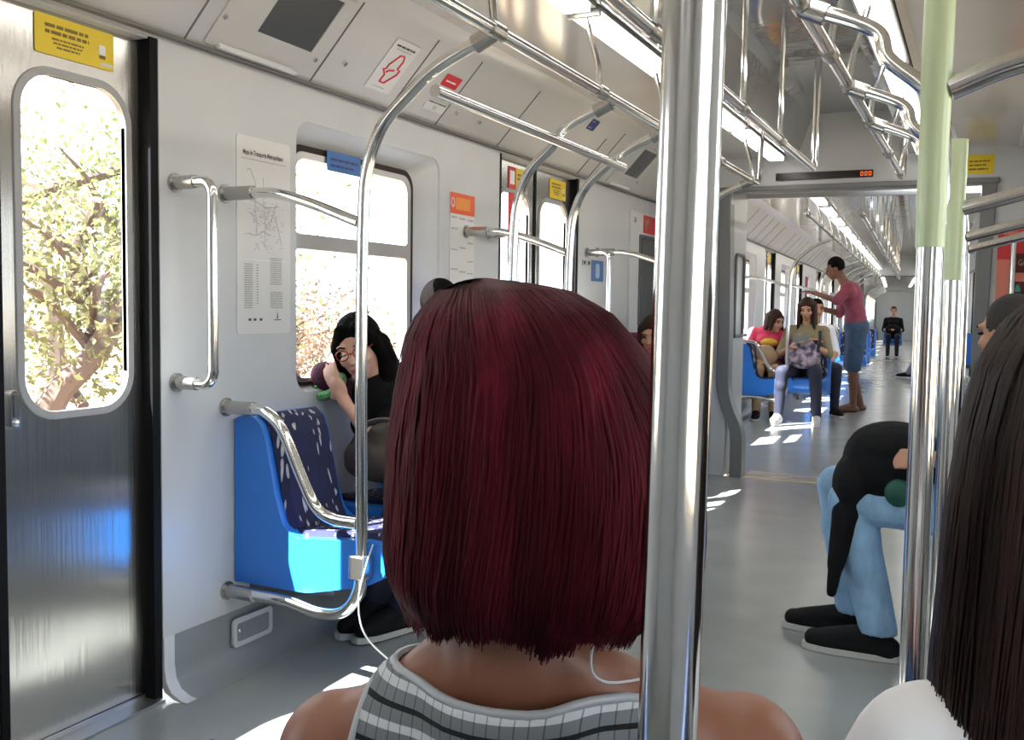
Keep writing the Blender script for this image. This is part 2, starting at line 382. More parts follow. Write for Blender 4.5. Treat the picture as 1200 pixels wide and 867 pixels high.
def window(sg, y0, y1, glass=True):
    """splayed reveal, frame with a cross bar, two panes"""
    wn[0] += 1
    fn = lambda u, v, a: (sg * a, u, v)
    A = rrect(y0, y1, 0.88, 1.84, 0.07); B = rrect(y0 + 0.02, y1 - 0.14, 0.90, 1.765, 0.075)
    mb = MB().sheet([[fn(*p, 1.36) for p in A], [fn(*p, 1.432) for p in B]], closed_u=True)
    r = struct(f'window_{wn[0]}', mb, 'wall', smooth=50)
    obj('outer_seal', MB().prism(rrect(y0 + 0.018, y1 - 0.137, 0.898, 1.768, 0.078), 1.405, 1.437, fn, holes=[rrect(y0 + 0.045, y1 - 0.167, 0.915, 1.742, 0.065)]), 'seal_brown', r)
    fr = MB().prism(rrect(y0 + 0.04, y1 - 0.162, 0.91, 1.745, 0.066), 1.40, 1.45, fn, holes=[rrect(y0 + 0.06, y1 - 0.19, 0.925, 1.395, (0.02, 0.02, 0.055, 0.055)), rrect(y0 + 0.06, y1 - 0.19, 1.45, 1.72, (0.055, 0.055, 0.02, 0.02))])
    obj('window_frame', fr, 'alu', r, bevel=0.004)
    for z0, z1 in ((0.92, 1.40), (1.445, 1.74)): obj('pane', MB().prism(rrect(y0 + 0.045, y1 - 0.17, z0, z1, 0.04), 1.44, 1.443, fn), 'glass', r, smooth=0)
    return r, A, B
def carriage(y0, y1, doors, wins, rdoors, rwins, detail=True):
    for sg, D, Wn, nm in ((-1, doors, wins, 'left'), (1, rdoors, rwins, 'right')):
        fn = lambda u, v, a: (sg * a, u, v)
        out = [(y0, 0.185)]
        for c, h in D: out += [(c - h, 0.185), (c - h, 1.955), (c + h, 1.955), (c + h, 0.185)]
        out += [(y1, 0.185), (y1, 1.97), (y0, 1.97)]
        hA, hB = [], []
        for a, b in Wn:
            _, A, B = window(sg, a, b); hA.append(A); hB.append(B)
        mb = MB().prism(out, HW, 1.36, fn, holes=hA); mb.prism(out, 1.432, 1.46, fn, holes=hB)
        for c, h in D:                                         # jamb returns
            for q in (-1, 1): mb.box((sg * 1.36, c + q * h, 0.0), (sg * 1.46, c + q * (h + 0.004), 1.955))
            mb.box((sg * 1.36, c - h, 1.95), (sg * 1.46, c + h, 1.965))
        struct('wall_' + nm, mb, 'wall')
        edges = [y0] + [e for c, h in D for e in (c - h, c + h)] + [y1]
        for i in range(0, len(edges), 2):
            a, b = edges[i], edges[i + 1]
            prof = [(1.352, 0.185), (1.352, 0.09), (1.345, 0.05), (1.325, 0.02), (1.29, 0.004), (1.262, 0.0005)]
            struct('baseboard_' + nm, MB().sheet([[(sg * x, y, z) for x, z in prof] for y in (a + 0.02, b - 0.02)]), 'skirting', smooth=60)
            for q, e in ((1, a), (-1, b)):
                if abs(e - y0) < 1e-3 or abs(e - y1) < 1e-3: continue
                tn[0] += 1; ring = [[(sg * (x - 0.006), y, z + 0.003) for x, z in prof] for y in (e, e + q * 0.042)]
                struct(f'trim_{tn[0]}', MB().sheet(ring).sheet([ring[0], [(sg * (x + 0.02), e, z) for x, z in prof]]), 'trim_white', smooth=60)
        for c, h in D:
            for q in (-1, 1):
                lo, hi = sorted((c, c + q * (h - 0.025)))
                g0, g1 = (lo + 0.075, hi - 0.055) if q > 0 else (lo + 0.055, hi - 0.075)
                loopdoor(sg, lo + 0.004, hi, 0, (g0, g1))
                tn[0] += 1; e = c + q * (h - 0.03); f = c + q * (h - 0.001)
                struct(f'trim_{tn[0]}', MB().box((sg * 1.353, min(e, f), 0.0), (sg * 1.416, max(e, f), 1.955)), 'black_rubber')
            tn[0] += 1; struct(f'trim_{tn[0]}', MB().box((sg * 1.394, c - 0.012, 0.012), (sg * 1.43, c + 0.012, 1.95)), 'black_rubber')
            tn[0] += 1; struct(f'trim_{tn[0]}', MB().box((sg * 1.33, c - h + 0.012, 0.0), (sg * 1.46, c + h - 0.012, 0.008)).box((sg * 1.392, c - h + 0.03, 0.0), (sg * 1.398, c + h - 0.03, 0.02)), 'alu', bevel=0.002)
        # cove, flat outer ceiling
        struct('ceiling', MB().sheet([[(sg * x, y, z) for x, z in COVE] for y in (y0, y1)]), 'cove', smooth=25)
        struct('ceiling', MB().sheet([[(sg * x, y, z) for x, z in ((1.0, 2.25), (0.55, 2.262), (0.525, 2.24))] for y in (y0, y1)]), 'gloss_panel', smooth=20)
        struct('ceiling', MB().sheet([[(sg * x, y, z) for x, z in ((0.525, 2.24), (0.525, 2.30), (0.395, 2.30), (0.395, 2.235), (0.36, 2.235), (0.27, 2.50), (0.22, 2.53), (0.0, 2.535))] for y in (y0, y1)]), 'ceiling_metal', smooth=25)
        # panel seams of the cove
        ys = []
        for c, h in D: ys += [c + h + 0.08, c - h - 0.08, c + h + 0.68, c - h - 0.68]
        for a, b in Wn: ys.append((a + b) / 2 + 0.05)
        mb = MB().box((sg * 1.345, y0, 1.962), (sg * 1.322, y1, 1.971))
        for y in ys:
            if y0 < y < y1: mb.prism([(0, 0), (0.335, 0), (0.335, 0.004), (0, 0.004)], y, y + 0.005, lambda u, v, a: covept(a, u, v * 0.8, sg))
        tn[0] += 1; struct(f'trim_{tn[0]}', mb, 'seam', smooth=0)
    fl = MB().box((-1.46, y0, -0.06), (1.46, y1, 0.0)); struct('floor', fl, 'floor', smooth=0)
def endwall(y, s, depth=0.05):
    """end bulkhead with the gangway opening; s = +1: its room side faces -y"""
    fn = lambda u, v, a: (u, a, v)
    out = [(-1.46, 0), (-0.80, 0), (-0.80, 2.03), (0.80, 2.03), (0.80, 0), (1.46, 0), (1.46, 2.6), (-1.46, 2.6)]
    return struct('wall_end', MB().prism(out, y, y + s * depth, fn), 'wall', smooth=0)
def portal(y, mirror=1):
    """dark grey gangway frame: straight head, jambs that swing inwards near the floor"""
    mb = MB(); cen = [(0.845, 2.03), (0.835, 1.6), (0.825, 1.1), (0.825, 0.72), (0.815, 0.60), (0.78, 0.48), (0.735, 0.38), (0.715, 0.28), (0.713, 0.12), (0.713, 0.0)]
    cen = [(p.x, p.y) for p in smooth_line([(a, b, 0) for a, b in cen], 5)]
    for sg in (-1, 1):
        rows = []
        for x, z in cen:
            w = 0.043
            rows.append([(sg * (x - w), y - 0.03, z), (sg * (x + w), y - 0.03, z), (sg * (x + w), y + 0.10, z), (sg * (x - w), y + 0.10, z)])
        mb.sheet(rows, closed_u=True)
    mb.box((-0.90, y - 0.035, 2.022), (0.90, y + 0.105, 2.058))
    tn[0] += 1; return struct(f'trim_{tn[0]}', mb, 'portal_grey', bevel=0.006)
def gangway(y0, y1):
    mb = MB().box((-0.80, y0 - 0.02, 2.06), (0.80, y1 + 0.02, 2.10))
    struct('ceiling', mb, 'panel_grey', smooth=0)
    for sg, nm in ((-1, 'left'), (1, 'right')):
        x = sg * 0.80
        struct('wall_' + nm, MB().box((x, y0 - 0.02, 0), (x + sg * 0.03, y1 + 0.02, 2.07)), 'panel_grey', smooth=0)
        lp = arc_pts([(x - sg * 0.008, y0 + 0.10, 1.0), (x - sg * 0.008, y1 - 0.06, 1.0), (x - sg * 0.008, y1 - 0.06, 1.60), (x - sg * 0.008, y0 + 0.10, 1.60), (x - sg * 0.008, y0 + 0.10, 1.0), (x - sg * 0.008, y0 + 0.2, 1.0)], 0.06)
        tn[0] += 1; struct(f'trim_{tn[0]}', MB().tube(lp[:-1], 0.012, 8), 'dark_frame')
    struct('floor', MB().box((-0.8, y0 + 0.02, -0.05), (0.8, y1 - 0.02, 0.004)), 'floor', smooth=0)
    tn[0] += 1; struct(f'trim_{tn[0]}', MB().box((-0.66, y0 + 0.02, 0.0), (-0.352, y0 + 0.20, 0.012)).box((-0.346, y0 + 0.02, 0.0), (0.66, y0 + 0.20, 0.012)), 'alu', bevel=0.003)

# --- this carriage
Y1 = 7.0
D1 = [(1.67, 0.495), (4.935, 0.535)]
carriage(-1.7, Y1, D1, [(2.80, 3.81), (-0.2, 0.75)], [(1.67, 0.495), (4.935, 0.535)], [(2.80, 3.81), (-0.2, 0.75)])
endwall(Y1, 1); portal(Y1)
struct('wall_rear', MB().box((-1.46, -1.75, 0), (1.46, -1.7, 2.6)), 'wall', smooth=0)
gangway(7.06, 7.50)
# --- the next carriage stands at a slight bend
T2 = Matrix.Translation((0, 7.5, 0)) @ Matrix.Rotation(math.radians(3.1), 4, 'Z')
L2 = 17.7
D2 = [(2.13, 0.5), (5.46, 0.5), (8.79, 0.5), (12.12, 0.5), (15.45, 0.5)]
W2 = [(0.45, 1.35)] + [(c + 1.1, c + 2.15) for c, h in D2[:-1]]
setT(T2); carriage(0.03, L2, D2, W2, D2, W2); endwall(0.08, -1); endwall(L2, 1); portal(L2); gangway(L2 + 0.06, L2 + 0.5)
T3 = T2 @ Matrix.Translation((0, L2 + 0.5, 0)) @ Matrix.Rotation(math.radians(1.2), 4, 'Z')
setT(T3); D3 = [(2.13, 0.5), (5.46, 0.5), (8.79, 0.5), (12.12, 0.5), (15.45, 0.5)]; W3 = [(c + 1.1, c + 2.15) for c, h in D3[:-1]]
carriage(0.03, 18.3, D3, W3, D3, W3); endwall(0.08, -1); portal(17.7); struct('wall_end', MB().box((-1.46, 18.3, 0), (1.46, 18.35, 2.6)), 'wall', smooth=0)
setT(I4)

# ================================================================ lamps
def lamp_row(sg, ys, ye, where, group, L0=1.18, gap=0.03):
    L = L0; y = ys; k = 0
    while y < ye - 0.2:
        e = min(y + L, ye)
        t = thing('ceiling_light', f'strip light, {["first", "second", "third", "fourth", "fifth", "sixth", "seventh", "eighth", "ninth", "tenth", "eleventh", "twelfth", "thirteenth", "fourteenth", "fifteenth"][k]} from the near end, {where}', 'light', (sg * 0.46, (y + e) / 2, 2.2), group)
        obj('diffuser', MB().box((sg * 0.415, y + 0.02, 2.205), (sg * 0.505, e - 0.02, 2.222)), 'lamp', t, smooth=0)
        obj('housing', MB().box((sg * 0.40, y, 2.222), (sg * 0.52, e, 2.245)).box((sg * 0.40, y, 2.205), (sg * 0.52, y + 0.018, 2.222)), 'alu', t, smooth=0)
        y = e + gap; k += 1
lamp_row(-1, -1.6, 6.9, 'over the sleeping woman', 'strip lights in this carriage')
lamp_row(1, -1.6, 6.9, 'over the green-sleeved poles', 'strip lights in this carriage')
setT(T2)
lamp_row(-1, 0.2, L2 - 0.1, 'next carriage, over the women', 'strip lights in the next carriage', 1.0, 0.2)
lamp_row(1, 0.2, L2 - 0.1, 'next carriage, away from the women', 'strip lights in the next carriage', 1.0, 0.2)
setT(T3)
lamp_row(-1, 0.2, 17.8, 'farthest carriage, window-seat row', 'strip lights in the farthest carriage', 1.0, 0.2)
lamp_row(1, 0.2, 17.8, 'farthest carriage, other row', 'strip lights in the farthest carriage', 1.0, 0.2)
setT(I4)

# ================================================================ seats
SEATP = [(1.34, 0.285), (1.05, 0.285), (0.83, 0.335), (0.765, 0.37), (0.755, 0.40), (0.755, 0.455), (0.775, 0.475), (0.84, 0.478), (1.09, 0.455), (1.145, 0.49), (1.175, 0.58), (1.215, 0.76), (1.235, 0.812), (1.27, 0.835), (1.31, 0.835), (1.34, 0.82)]
def seat(pos, ang, label, group, w=0.46, full=True):
    """moulded shell with cloth backrest and seat pad; local x = away from the wall at -1.34"""
    M = Matrix.Translation(pos) @ Matrix.Rotation(ang, 4, 'Z')      # seat frame: back at x=0, front at x=.58, y along its width
    def fn(u, v, a): p = M @ Vector((1.34 - u, a, v)); return tuple(p)
    t = thing('train_seat', label, 'seat', tuple(M @ Vector((0.25, 0, 0.285))), group)
    P = [tuple(p)[:2] for p in arc_pts([(u, v, 0) for u, v in SEATP] , 0.02, 3)]
    h = w / 2
    obj('shell', MB().prism(P, -h, h, fn), 'seat_blue', t, smooth=40, bevel=0.012)
    bk = MB(); rows = []
    bp = [(1.135, 0.475), (1.150, 0.50), (1.172, 0.58), (1.212, 0.76), (1.232, 0.810), (1.265, 0.838)]
    for u, v in bp: rows.append([fn(u - 0.004, v, -h + 0.028), fn(u - 0.028, v + 0.004, -h + 0.045), fn(u - 0.030, v + 0.004, 0), fn(u - 0.028, v + 0.004, h - 0.045), fn(u - 0.004, v, h - 0.028), fn(u + 0.02, v - 0.004, h - 0.045), fn(u + 0.02, v - 0.004, -h + 0.045)])
    bk.sheet(rows, closed_u=True); n = 7; bk.f += [tuple(range(n)), tuple(range(5 * n, 6 * n))]; bk.mi += [0, 0]
    obj('backrest', bk, 'seat_fabric', t, smooth=50)
    sp = MB(); rows = []
    for u, v in ((1.12, 0.46), (1.09, 0.455), (0.90, 0.470), (0.80, 0.478), (0.785, 0.470)):
        rows.append([fn(u, v - 0.006, -h + 0.03), fn(u, v + 0.018, -h + 0.045), fn(u, v + 0.018, h - 0.045), fn(u, v - 0.006, h - 0.03)])
    sp.sheet(rows, closed_u=True); sp.f += [(0, 1, 2, 3), (16, 17, 18, 19)]; sp.mi += [0, 0]
    obj('seat_pad', sp, 'seat_fabric', t, smooth=50)
    for a in (-h * 0.5, h * 0.5): obj('bracket', MB().prism([(1.34, 0.29), (1.0, 0.29), (1.0, 0.265), (1.30, 0.22), (1.34, 0.20)], a - 0.012, a + 0.012, fn), 'dark_frame', t)
    return t
g1 = 'blue seats along the wall beside the first pole'
seat((-1.345, 2.645, 0), 0, 'empty blue seat with patterned navy backrest beside the first wall pole', None, w=0.34)
seat((-1.10, 3.525, 0), -PI / 2, 'blue seat under the sleeping woman with glasses', None)
seat((-1.10, 3.545, 0), PI / 2, 'blue seat under the man behind the sleeping woman', None)
seat((-1.10, 6.60, 0), -PI / 2, 'blue seat at the carriage end under the dark-haired passenger', None)
seat((1.345, 3.66, 0), PI, 'blue seat under the man in jeans', None)
for x, l in ((0.46, 'blue seat under the red-haired woman'), (0.93, 'blue seat under the dark-haired woman in white')): seat((x, 0.50, 0), PI / 2, l, 'blue double seat in front of the camera')

# ================================================================ grab poles
def hook(pts, r=0.017, rr=0.1): return MB().tube(arc_pts(pts, rr, 8), r, 14)
def seat_pole(sg, x, y, xt, label, group, bars=(), foot='seat', full=True):
    """upright at the seat front that bends over to the upper rail; bars run to the wall"""
    t = thing('grab_pole', label, 'grab pole', (sg * x, y, 0.0 if foot == 'floor' else 0.46), group)
    top = [(sg * (x - 0.005), y, 1.45), (sg * (x - 0.02), y, 1.60), (sg * (x - 0.07), y, 1.715), (sg * (x - 0.16), y, 1.80), (sg * (xt + 0.17), y, 1.872), (sg * xt, y, 1.944)]
    low = [] if foot == 'floor' else None
    if foot == 'loop':      # bottom swings back to the wall under the seat
        pts = smooth_line([(sg * 1.35, y, 0.262), (sg * 1.23, y, 0.264), (sg * 1.11, y, 0.262), (sg * 0.99, y, 0.244), (sg * 0.90, y, 0.256), (sg * 0.845, y, 0.312), (sg * 0.826, y, 0.40), (sg * 0.826, y, 0.6), (sg * 0.83, y, 1.0)] + top, 7)
    else:
        pts = smooth_line([(sg * x, y, 0.0 if foot == 'floor' else 0.44), (sg * x, y, 0.8), (sg * x, y, 1.2)] + top, 7)
    obj('upright', MB().tube(pts, 0.0185, 16), 'chrome', t)
    ends = []
    if 'U' in bars:
        obj('wall_bar', MB().tube(smooth_line([(sg * 1.24, y, 1.540), (sg * 1.15, y, 1.535), (sg * 1.02, y, 1.502), (sg * (x + 0.012), y, 1.44)], 7), 0.0165, 14), 'chrome', t); ends.append(1.541)
    if 'M' in bars:
        obj('wall_bar', MB().tube(smooth_line([(sg * 1.24, y, 0.862), (sg * 1.19, y, 0.855), (sg * 1.125, y, 0.805), (sg * 1.05, y, 0.665), (sg * 0.995, y, 0.575), (sg * 0.93, y, 0.543), (sg * (x + 0.012), y, 0.538)], 7), 0.0185, 14), 'chrome', t); ends.append(0.862)
    if foot == 'loop': ends.append(0.263)
    for z in ends: obj('wall_socket', MB().tube([(sg * 1.352, y, z), (sg * 1.343, y, z)], 0.030, 18).tube([(sg * 1.345, y, z), (sg * 1.235, y, z)], 0.022, 16), 'socket', t)
    if foot in ('loop', 'seat'): obj('clamp', MB().box((sg * (x - 0.028), y - 0.026, 0.37), (sg * (x + 0.028), y + 0.03, 0.445)), 'socket', t, bevel=0.006)
    obj('tee_joint', MB().tube([(sg * (xt + 0.06), y, 1.917), (sg * xt, y, 1.944)], 0.026, 14), 'socket', t)
    return t
gp = 'poles in front of the wall seats'
seat_pole(-1, 0.83, 2.44, 0.40, 'chrome pole bent over at the top beside the empty blue seat', gp, 'UM', 'loop')
seat_pole(-1, 0.81, 3.43, 0.42, 'chrome pole bent over at the top, second from the empty blue seat', gp, '', 'floor')
seat_pole(-1, 0.83, 4.05, 0.40, 'chrome pole bent over at the top just before the far metal doors', gp, 'U', 'floor')
seat_pole(-1, 0.83, 5.78, 0.40, 'chrome pole with wall bar beyond the far metal doors', gp, 'U', 'floor')
seat_pole(1, 0.765, 2.53, 0.40, 'chrome pole in pale green sleeve, the thinner one behind', 'green-sleeved poles by the dark-haired woman', 'U', 'floor')
seat_pole(1, 0.765, 3.47, 0.40, 'thin chrome pole behind the green-sleeved pair', None, 'U', 'floor')
seat_pole(1, 0.765, 4.15, 0.40, 'chrome pole farthest behind the green-sleeved pair', None, 'U', 'floor')
# near green-sleeved pole with its own arm
t = thing('grab_pole', 'chrome pole in pale green sleeve, the thicker one in front', 'grab pole', (0.76, 1.585, 0), 'green-sleeved poles by the dark-haired woman')
obj('upright', MB().tube([(0.757, 1.585, 0), (0.757, 1.585, 2.24)], 0.0185, 20), 'chrome', t)
obj('wall_bar', MB().tube(smooth_line([(0.775, 1.585, 1.525), (0.86, 1.585, 1.555), (1.02, 1.585, 1.585), (1.25, 1.585, 1.59)], 7), 0.0175, 14), 'chrome', t)
obj('wall_socket', MB().tube([(1.352, 1.585, 1.59), (1.343, 1.585, 1.59)], 0.038, 18).tube([(1.345, 1.585, 1.59), (1.245, 1.585, 1.59)], 0.022, 16), 'socket', t)
def sleeve(parent, x, y, z0, z1, r0, r1):
    mb = MB(); n = 14
    rows = []
    for k in range(13):
        z = z0 + (z1 - z0) * k / 12; r = r0 + (r1 - r0) * k / 12 + 0.0006 * math.sin(k * 2.3)
        rows.append([(x + r * math.cos(a * 2 * PI / 24), y + r * math.sin(a * 2 * PI / 24), z) for a in range(24)])
    obj('plastic_sleeve', mb.sheet(rows, closed_u=True), 'sleeve', parent, smooth=60)
sleeve(t, 0.757, 1.585, 1.295, 2.2, 0.0205, 0.0235)
sleeve([o for o in COL.objects if o.get('label', '').startswith('chrome pole in pale green sleeve, the thinner')][0], 0.765, 2.53, 1.275, 1.60, 0.0205, 0.0225)
# the pole right in front of the camera: two ridges of the seat-back stanchion
t = thing('grab_pole', 'thick chrome pole close to the camera beside the red hair', 'grab pole', (0.66, 0.60, 0))
obj('upright', MB().tube([(0.647, 0.605, 0.0), (0.676, 0.605, 2.53)], 0.0194, 32), 'chrome', t)
obj('floor_flange', MB().tube([(0.660, 0.605, 0.0), (0.660, 0.605, 0.012)], 0.05, 24), 'socket', t)
obj('ceiling_flange', MB().tube([(0.660, 0.605, 2.25), (0.660, 0.605, 2.262)], 0.05, 24), 'socket', t)

def rail(name, pts, label, group, hangs=(), hx=0.0, hz=2.235, hdx=0.0):
    a = np.array(pts); t = thing(name, label, 'grab rail', tuple(a.mean(0)), group)
    obj('bar', MB().tube(pts, 0.0185, 14), 'chrome', t)
    for x, y, z in hangs:
        obj('hanger', MB().tube(smooth_line([(x, y, z + 0.012), (x + hdx * 0.2, y, z + (hz - z) * 0.35), (x + hdx * 0.75, y, z + (hz - z) * 0.75), (x + hdx, y, hz)], 5), 0.011, 10), 'chrome', t)
        obj('tee_joint', MB().tube([(x, y - 0.035, z), (x, y + 0.035, z)], 0.025, 14), 'socket', t)
    return t
ru = 'ceiling grab rails in this carriage'
rail('grab_rail', arc_pts([(-0.40, -1.5, 1.948), (-0.40, 5.95, 1.948), (-0.40, 6.0, 2.235)], 0.06), 'chrome overhead rail running above the sleeping woman', ru, [(-0.40, y, 1.948) for y in (-0.4, 0.8, 2.44, 3.26, 4.05, 5.0, 5.78)], hdx=-0.06)
rail('grab_rail', [(-0.585, 2.44, 1.802), (-0.585, 4.05, 1.802)], 'short chrome rail linking the bent poles over the wall seats', None)
rail('grab_rail', arc_pts([(0.0, -1.5, 1.945), (0.0, 5.42, 1.945), (0.0, 5.45, 2.53)], 0.05), 'chrome overhead rail along the middle of the ceiling', ru, [(0.0, y, 1.945) for y in (0.6, 1.7, 2.6, 3.7, 4.45)], hz=2.53)
rail('grab_rail', arc_pts([(0.40, -1.5, 1.948), (0.40, 5.95, 1.948), (0.40, 6.0, 2.235)], 0.06), 'chrome overhead rail on the side of the green-sleeved poles', ru, [(0.40, y, 1.948) for y in (-0.4, 0.8, 1.6, 2.53, 3.02, 3.47, 4.15, 5.0, 5.78)], hdx=0.06)
def wall_handle(sg, y, z0, z1, label, out=0.145):
    t = thing('grab_bar', label, 'handle', (sg * 1.35, y, (z0 + z1) / 2), 'upright handles by the doors')
    pts = arc_pts([(sg * 1.30, y, z0), (sg * (1.35 - out), y, z0), (sg * (1.35 - out), y, z1), (sg * 1.30, y, z1)], 0.09, 8)
    obj('bar', MB().tube(pts, 0.0165, 14), 'chrome', t)
    for z in (z0, z1): obj('wall_socket', MB().tube([(sg * 1.353, y, z), (sg * 1.342, y, z)], 0.029, 18).tube([(sg * 1.345, y, z), (sg * 1.268, y, z)], 0.0205, 16), 'socket', t)
wall_handle(-1, 2.225, 0.955, 1.55, 'chrome upright handle on the white wall beside the near metal door')
wall_handle(-1, 4.30, 0.955, 1.55, 'chrome upright handle before the far metal doors')
wall_handle(-1, 5.60, 0.955, 1.53, 'chrome upright handle on the wall beyond the far metal doors')

# ================================================================ signs, screens and small fittings
def plate(name, label, cat, o, u, v, w, h, m, th=0.002, group=None, r=0.006):
    """flat sign: o = lower left corner, u/v = unit directions; returns (thing, fn) with fn(a, b, lift) on its face"""
    o, u, v = Vector(o), Vector(u).normalized(), Vector(v).normalized(); n = u.cross(v)
    fn = lambda a, b, l: tuple(o + u * a + v * b + n * l)
    t = tag(obj(name, MB().prism(rrect(0, w, 0, h, r, 4), 0.0, th, fn), m, smooth=0), label, cat, group)
    return t, lambda a, b, l=th + 0.0006: fn(a, b, l)
def lines(parent, fn, rows, m, name='lettering'):
    """rows of (x0, x1, y, height): printed lines too small to read, broken into word-long dashes"""
    mb = MB()
    for x0, x1, y, h in rows:
        x = x0
        while x < x1 - 1e-4:
            L = min(x1 - x, h * random.choice((1.6, 2.4, 3.4, 4.5))); mb.add([fn(x, y), fn(x + L, y), fn(x + L, y + h), fn(x, y + h)], [(0, 1, 2, 3)]); x += L + h * 0.45
    return obj(name, mb, m, parent, smooth=0)
def quad(parent, fn, x0, x1, y0, y1, m, name, r=None, lift=None):
    lift = lift or 0.0026
    pts = rrect(x0, x1, y0, y1, r, 5) if r else [(x0, y0), (x1, y0), (x1, y1), (x0, y1)]
    return obj(name, MB().add([fn(a, b, lift) for a, b in pts], [tuple(range(len(pts)))]), m, parent, smooth=0)
XD = -1.398; YU = (0, 1, 0); ZU = (0, 0, 1)
# yellow notices on the doors
def door_notice(y0, y1, z0, z1, label, full):
    t, f = plate('warning_sticker', label, 'sticker', (XD, y0, z0), YU, ZU, y1 - y0, z1 - z0, 'yellow', 0.0015, 'yellow notices over the door windows')
    w, h = y1 - y0, z1 - z0
    lines(t, f, [(w * .12, w * .66, h * .70, h * .09), (w * .12, w * .67, h * .54, h * .09)], 'ink_olive')
    lines(t, f, [(w * .2, w * .6, h * .40, h * .05), (w * .22, w * .58, h * .30, h * .05), (w * .26, w * .55, h * .20, h * .05)], 'ink_olive', 'small_print')
    quad(t, f, w * .80, w * .885, h * .34, h * .62, 'white', 'pictogram', 0.004); quad(t, f, w * .80, w * .885, h * .26, h * .36, 'ink_olive', 'pictogram', 0.003)
    quad(t, f, w * .82, w * .98, h * .08, h * .17, 'paper', 'emblem')
door_notice(1.79, 2.045, 1.838, 1.94, 'yellow warning sticker above the window of the near metal door', True)
door_notice(4.69, 4.83, 1.79, 1.92, 'yellow warning sticker over the first window of the far doors, half behind a pole', False)
door_notice(5.135, 5.37, 1.815, 1.925, 'yellow warning sticker over the second window of the far doors', False)
t, f = plate('door_poster', 'tall narrow red strip sign on the far metal door', 'sign', (XD, 4.60, 1.40), YU, ZU, 0.085, 0.52, 'red_sign')
quad(t, f, 0.015, 0.07, 0.43, 0.50, 'white', 'pictogram')
tg = thing('door_lock', 'small steel lock plate low on the near metal door', 'lock', (-1.395, 1.71, 0.905))
obj('plate', MB().prism(rrect(1.695, 1.725, 0.865, 0.965, 0.012), 1.388, 1.40, lambda u, v, a: (-a, u, v)), 'chrome', tg, bevel=0.002)
obj('keyhole', MB().prism(rrect(1.702, 1.718, 0.895, 0.955, 0.006), 1.384, 1.3885, lambda u, v, a: (-a, u, v)), 'dark_frame', tg)
obj('knob', MB().ell((-1.385, 1.71, 0.882), (0.006, 0.009, 0.009)), 'chrome', tg)
# network map
XW = -1.3495
t, f = plate('network_map', 'white transport network map poster on the wall beside the handle', 'poster', (XW, 2.492, 1.095), YU, ZU, 0.272, 0.645, 'paper', r=0.012)
tx = text_mesh('Mapa do Transporte Metropolitano', 0.0225, lambda a, b: f(0.03 + a, 0.585 + b), bold=0.0006, sx=0.62)
obj('title_lettering', tx, 'ink', t, smooth=0)
mb = MB(); P = lambda ps, w: mb.tube([f(a, b, 0.0024) for a, b in ps], w, 4)
mb.add([f(0.022, 0.570), f(0.25, 0.570), f(0.25, 0.5725), f(0.022, 0.5725)], [(0, 1, 2, 3)])
obj('rule_line', mb, 'ink_soft', t, smooth=0)
mb = MB()
for ps in ([(.05, .535), (.065, .54), (.075, .525), (.09, .50), (.09, .40), (.10, .37), (.095, .33)], [(.13, .52), (.132, .42), (.14, .36), (.135, .29)], [(.16, .35), (.185, .41), (.205, .36), (.225, .30)], [(.06, .44), (.10, .435), (.15, .42), (.21, .43)], [(.05, .33), (.09, .325), (.13, .34), (.17, .33)], [(.06, .40), (.09, .385)], [(.135, .30), (.15, .28)], [(.09, .30), (.11, .28)], [(.14, .36), (.17, .38), (.185, .41), (.20, .44)]):
    mb.tube([f(a, b, 0.0012) for a, b in ps], 0.0017, 5)
obj('route_lines', mb, 'ink_soft', t)
mb = MB()
for _ in range(120):
    a = random.gauss(0.135, 0.045); b = random.gauss(0.38, 0.055)
    if 0.03 < a < 0.24 and 0.26 < b < 0.55: mb.add([f(a, b), f(a + 0.012, b), f(a + 0.012, b + 0.003), f(a, b + 0.003)], [(0, 1, 2, 3)])
obj('station_names', mb, 'ink_faint', t, smooth=0)
lines(t, f, [(0.035, 0.075, 0.085 + 0.0075 * k, 0.0038) for k in range(20)] + [(0.095, 0.105, 0.10 + 0.009 * k, 0.0038) for k in range(15)], 'ink_soft', 'timetable')
lines(t, f, [(0.165, 0.225, 0.165 + 0.0072 * k, 0.0036) for k in range(13)] + [(0.165, 0.23, 0.085 + 0.0065 * k, 0.0036) for k in range(9)], 'ink_soft', 'legend_print')
quad(t, f, 0.04, 0.25, 0.243, 0.2455, 'white', 'divider')
for a in (0.055, 0.08, 0.11): quad(t, f, a, a + 0.014, 0.043, 0.051, 'ink', 'emblem')
mb = MB().add([f(0.198, 0.05), f(0.206, 0.05), f(0.203, 0.078)], [(0, 1, 2)]).add([f(0.185, 0.044), f(0.222, 0.044), f(0.222, 0.047), f(0.185, 0.047)], [(0, 1, 2, 3)]); obj('emblem', mb, 'ink', t, smooth=0)
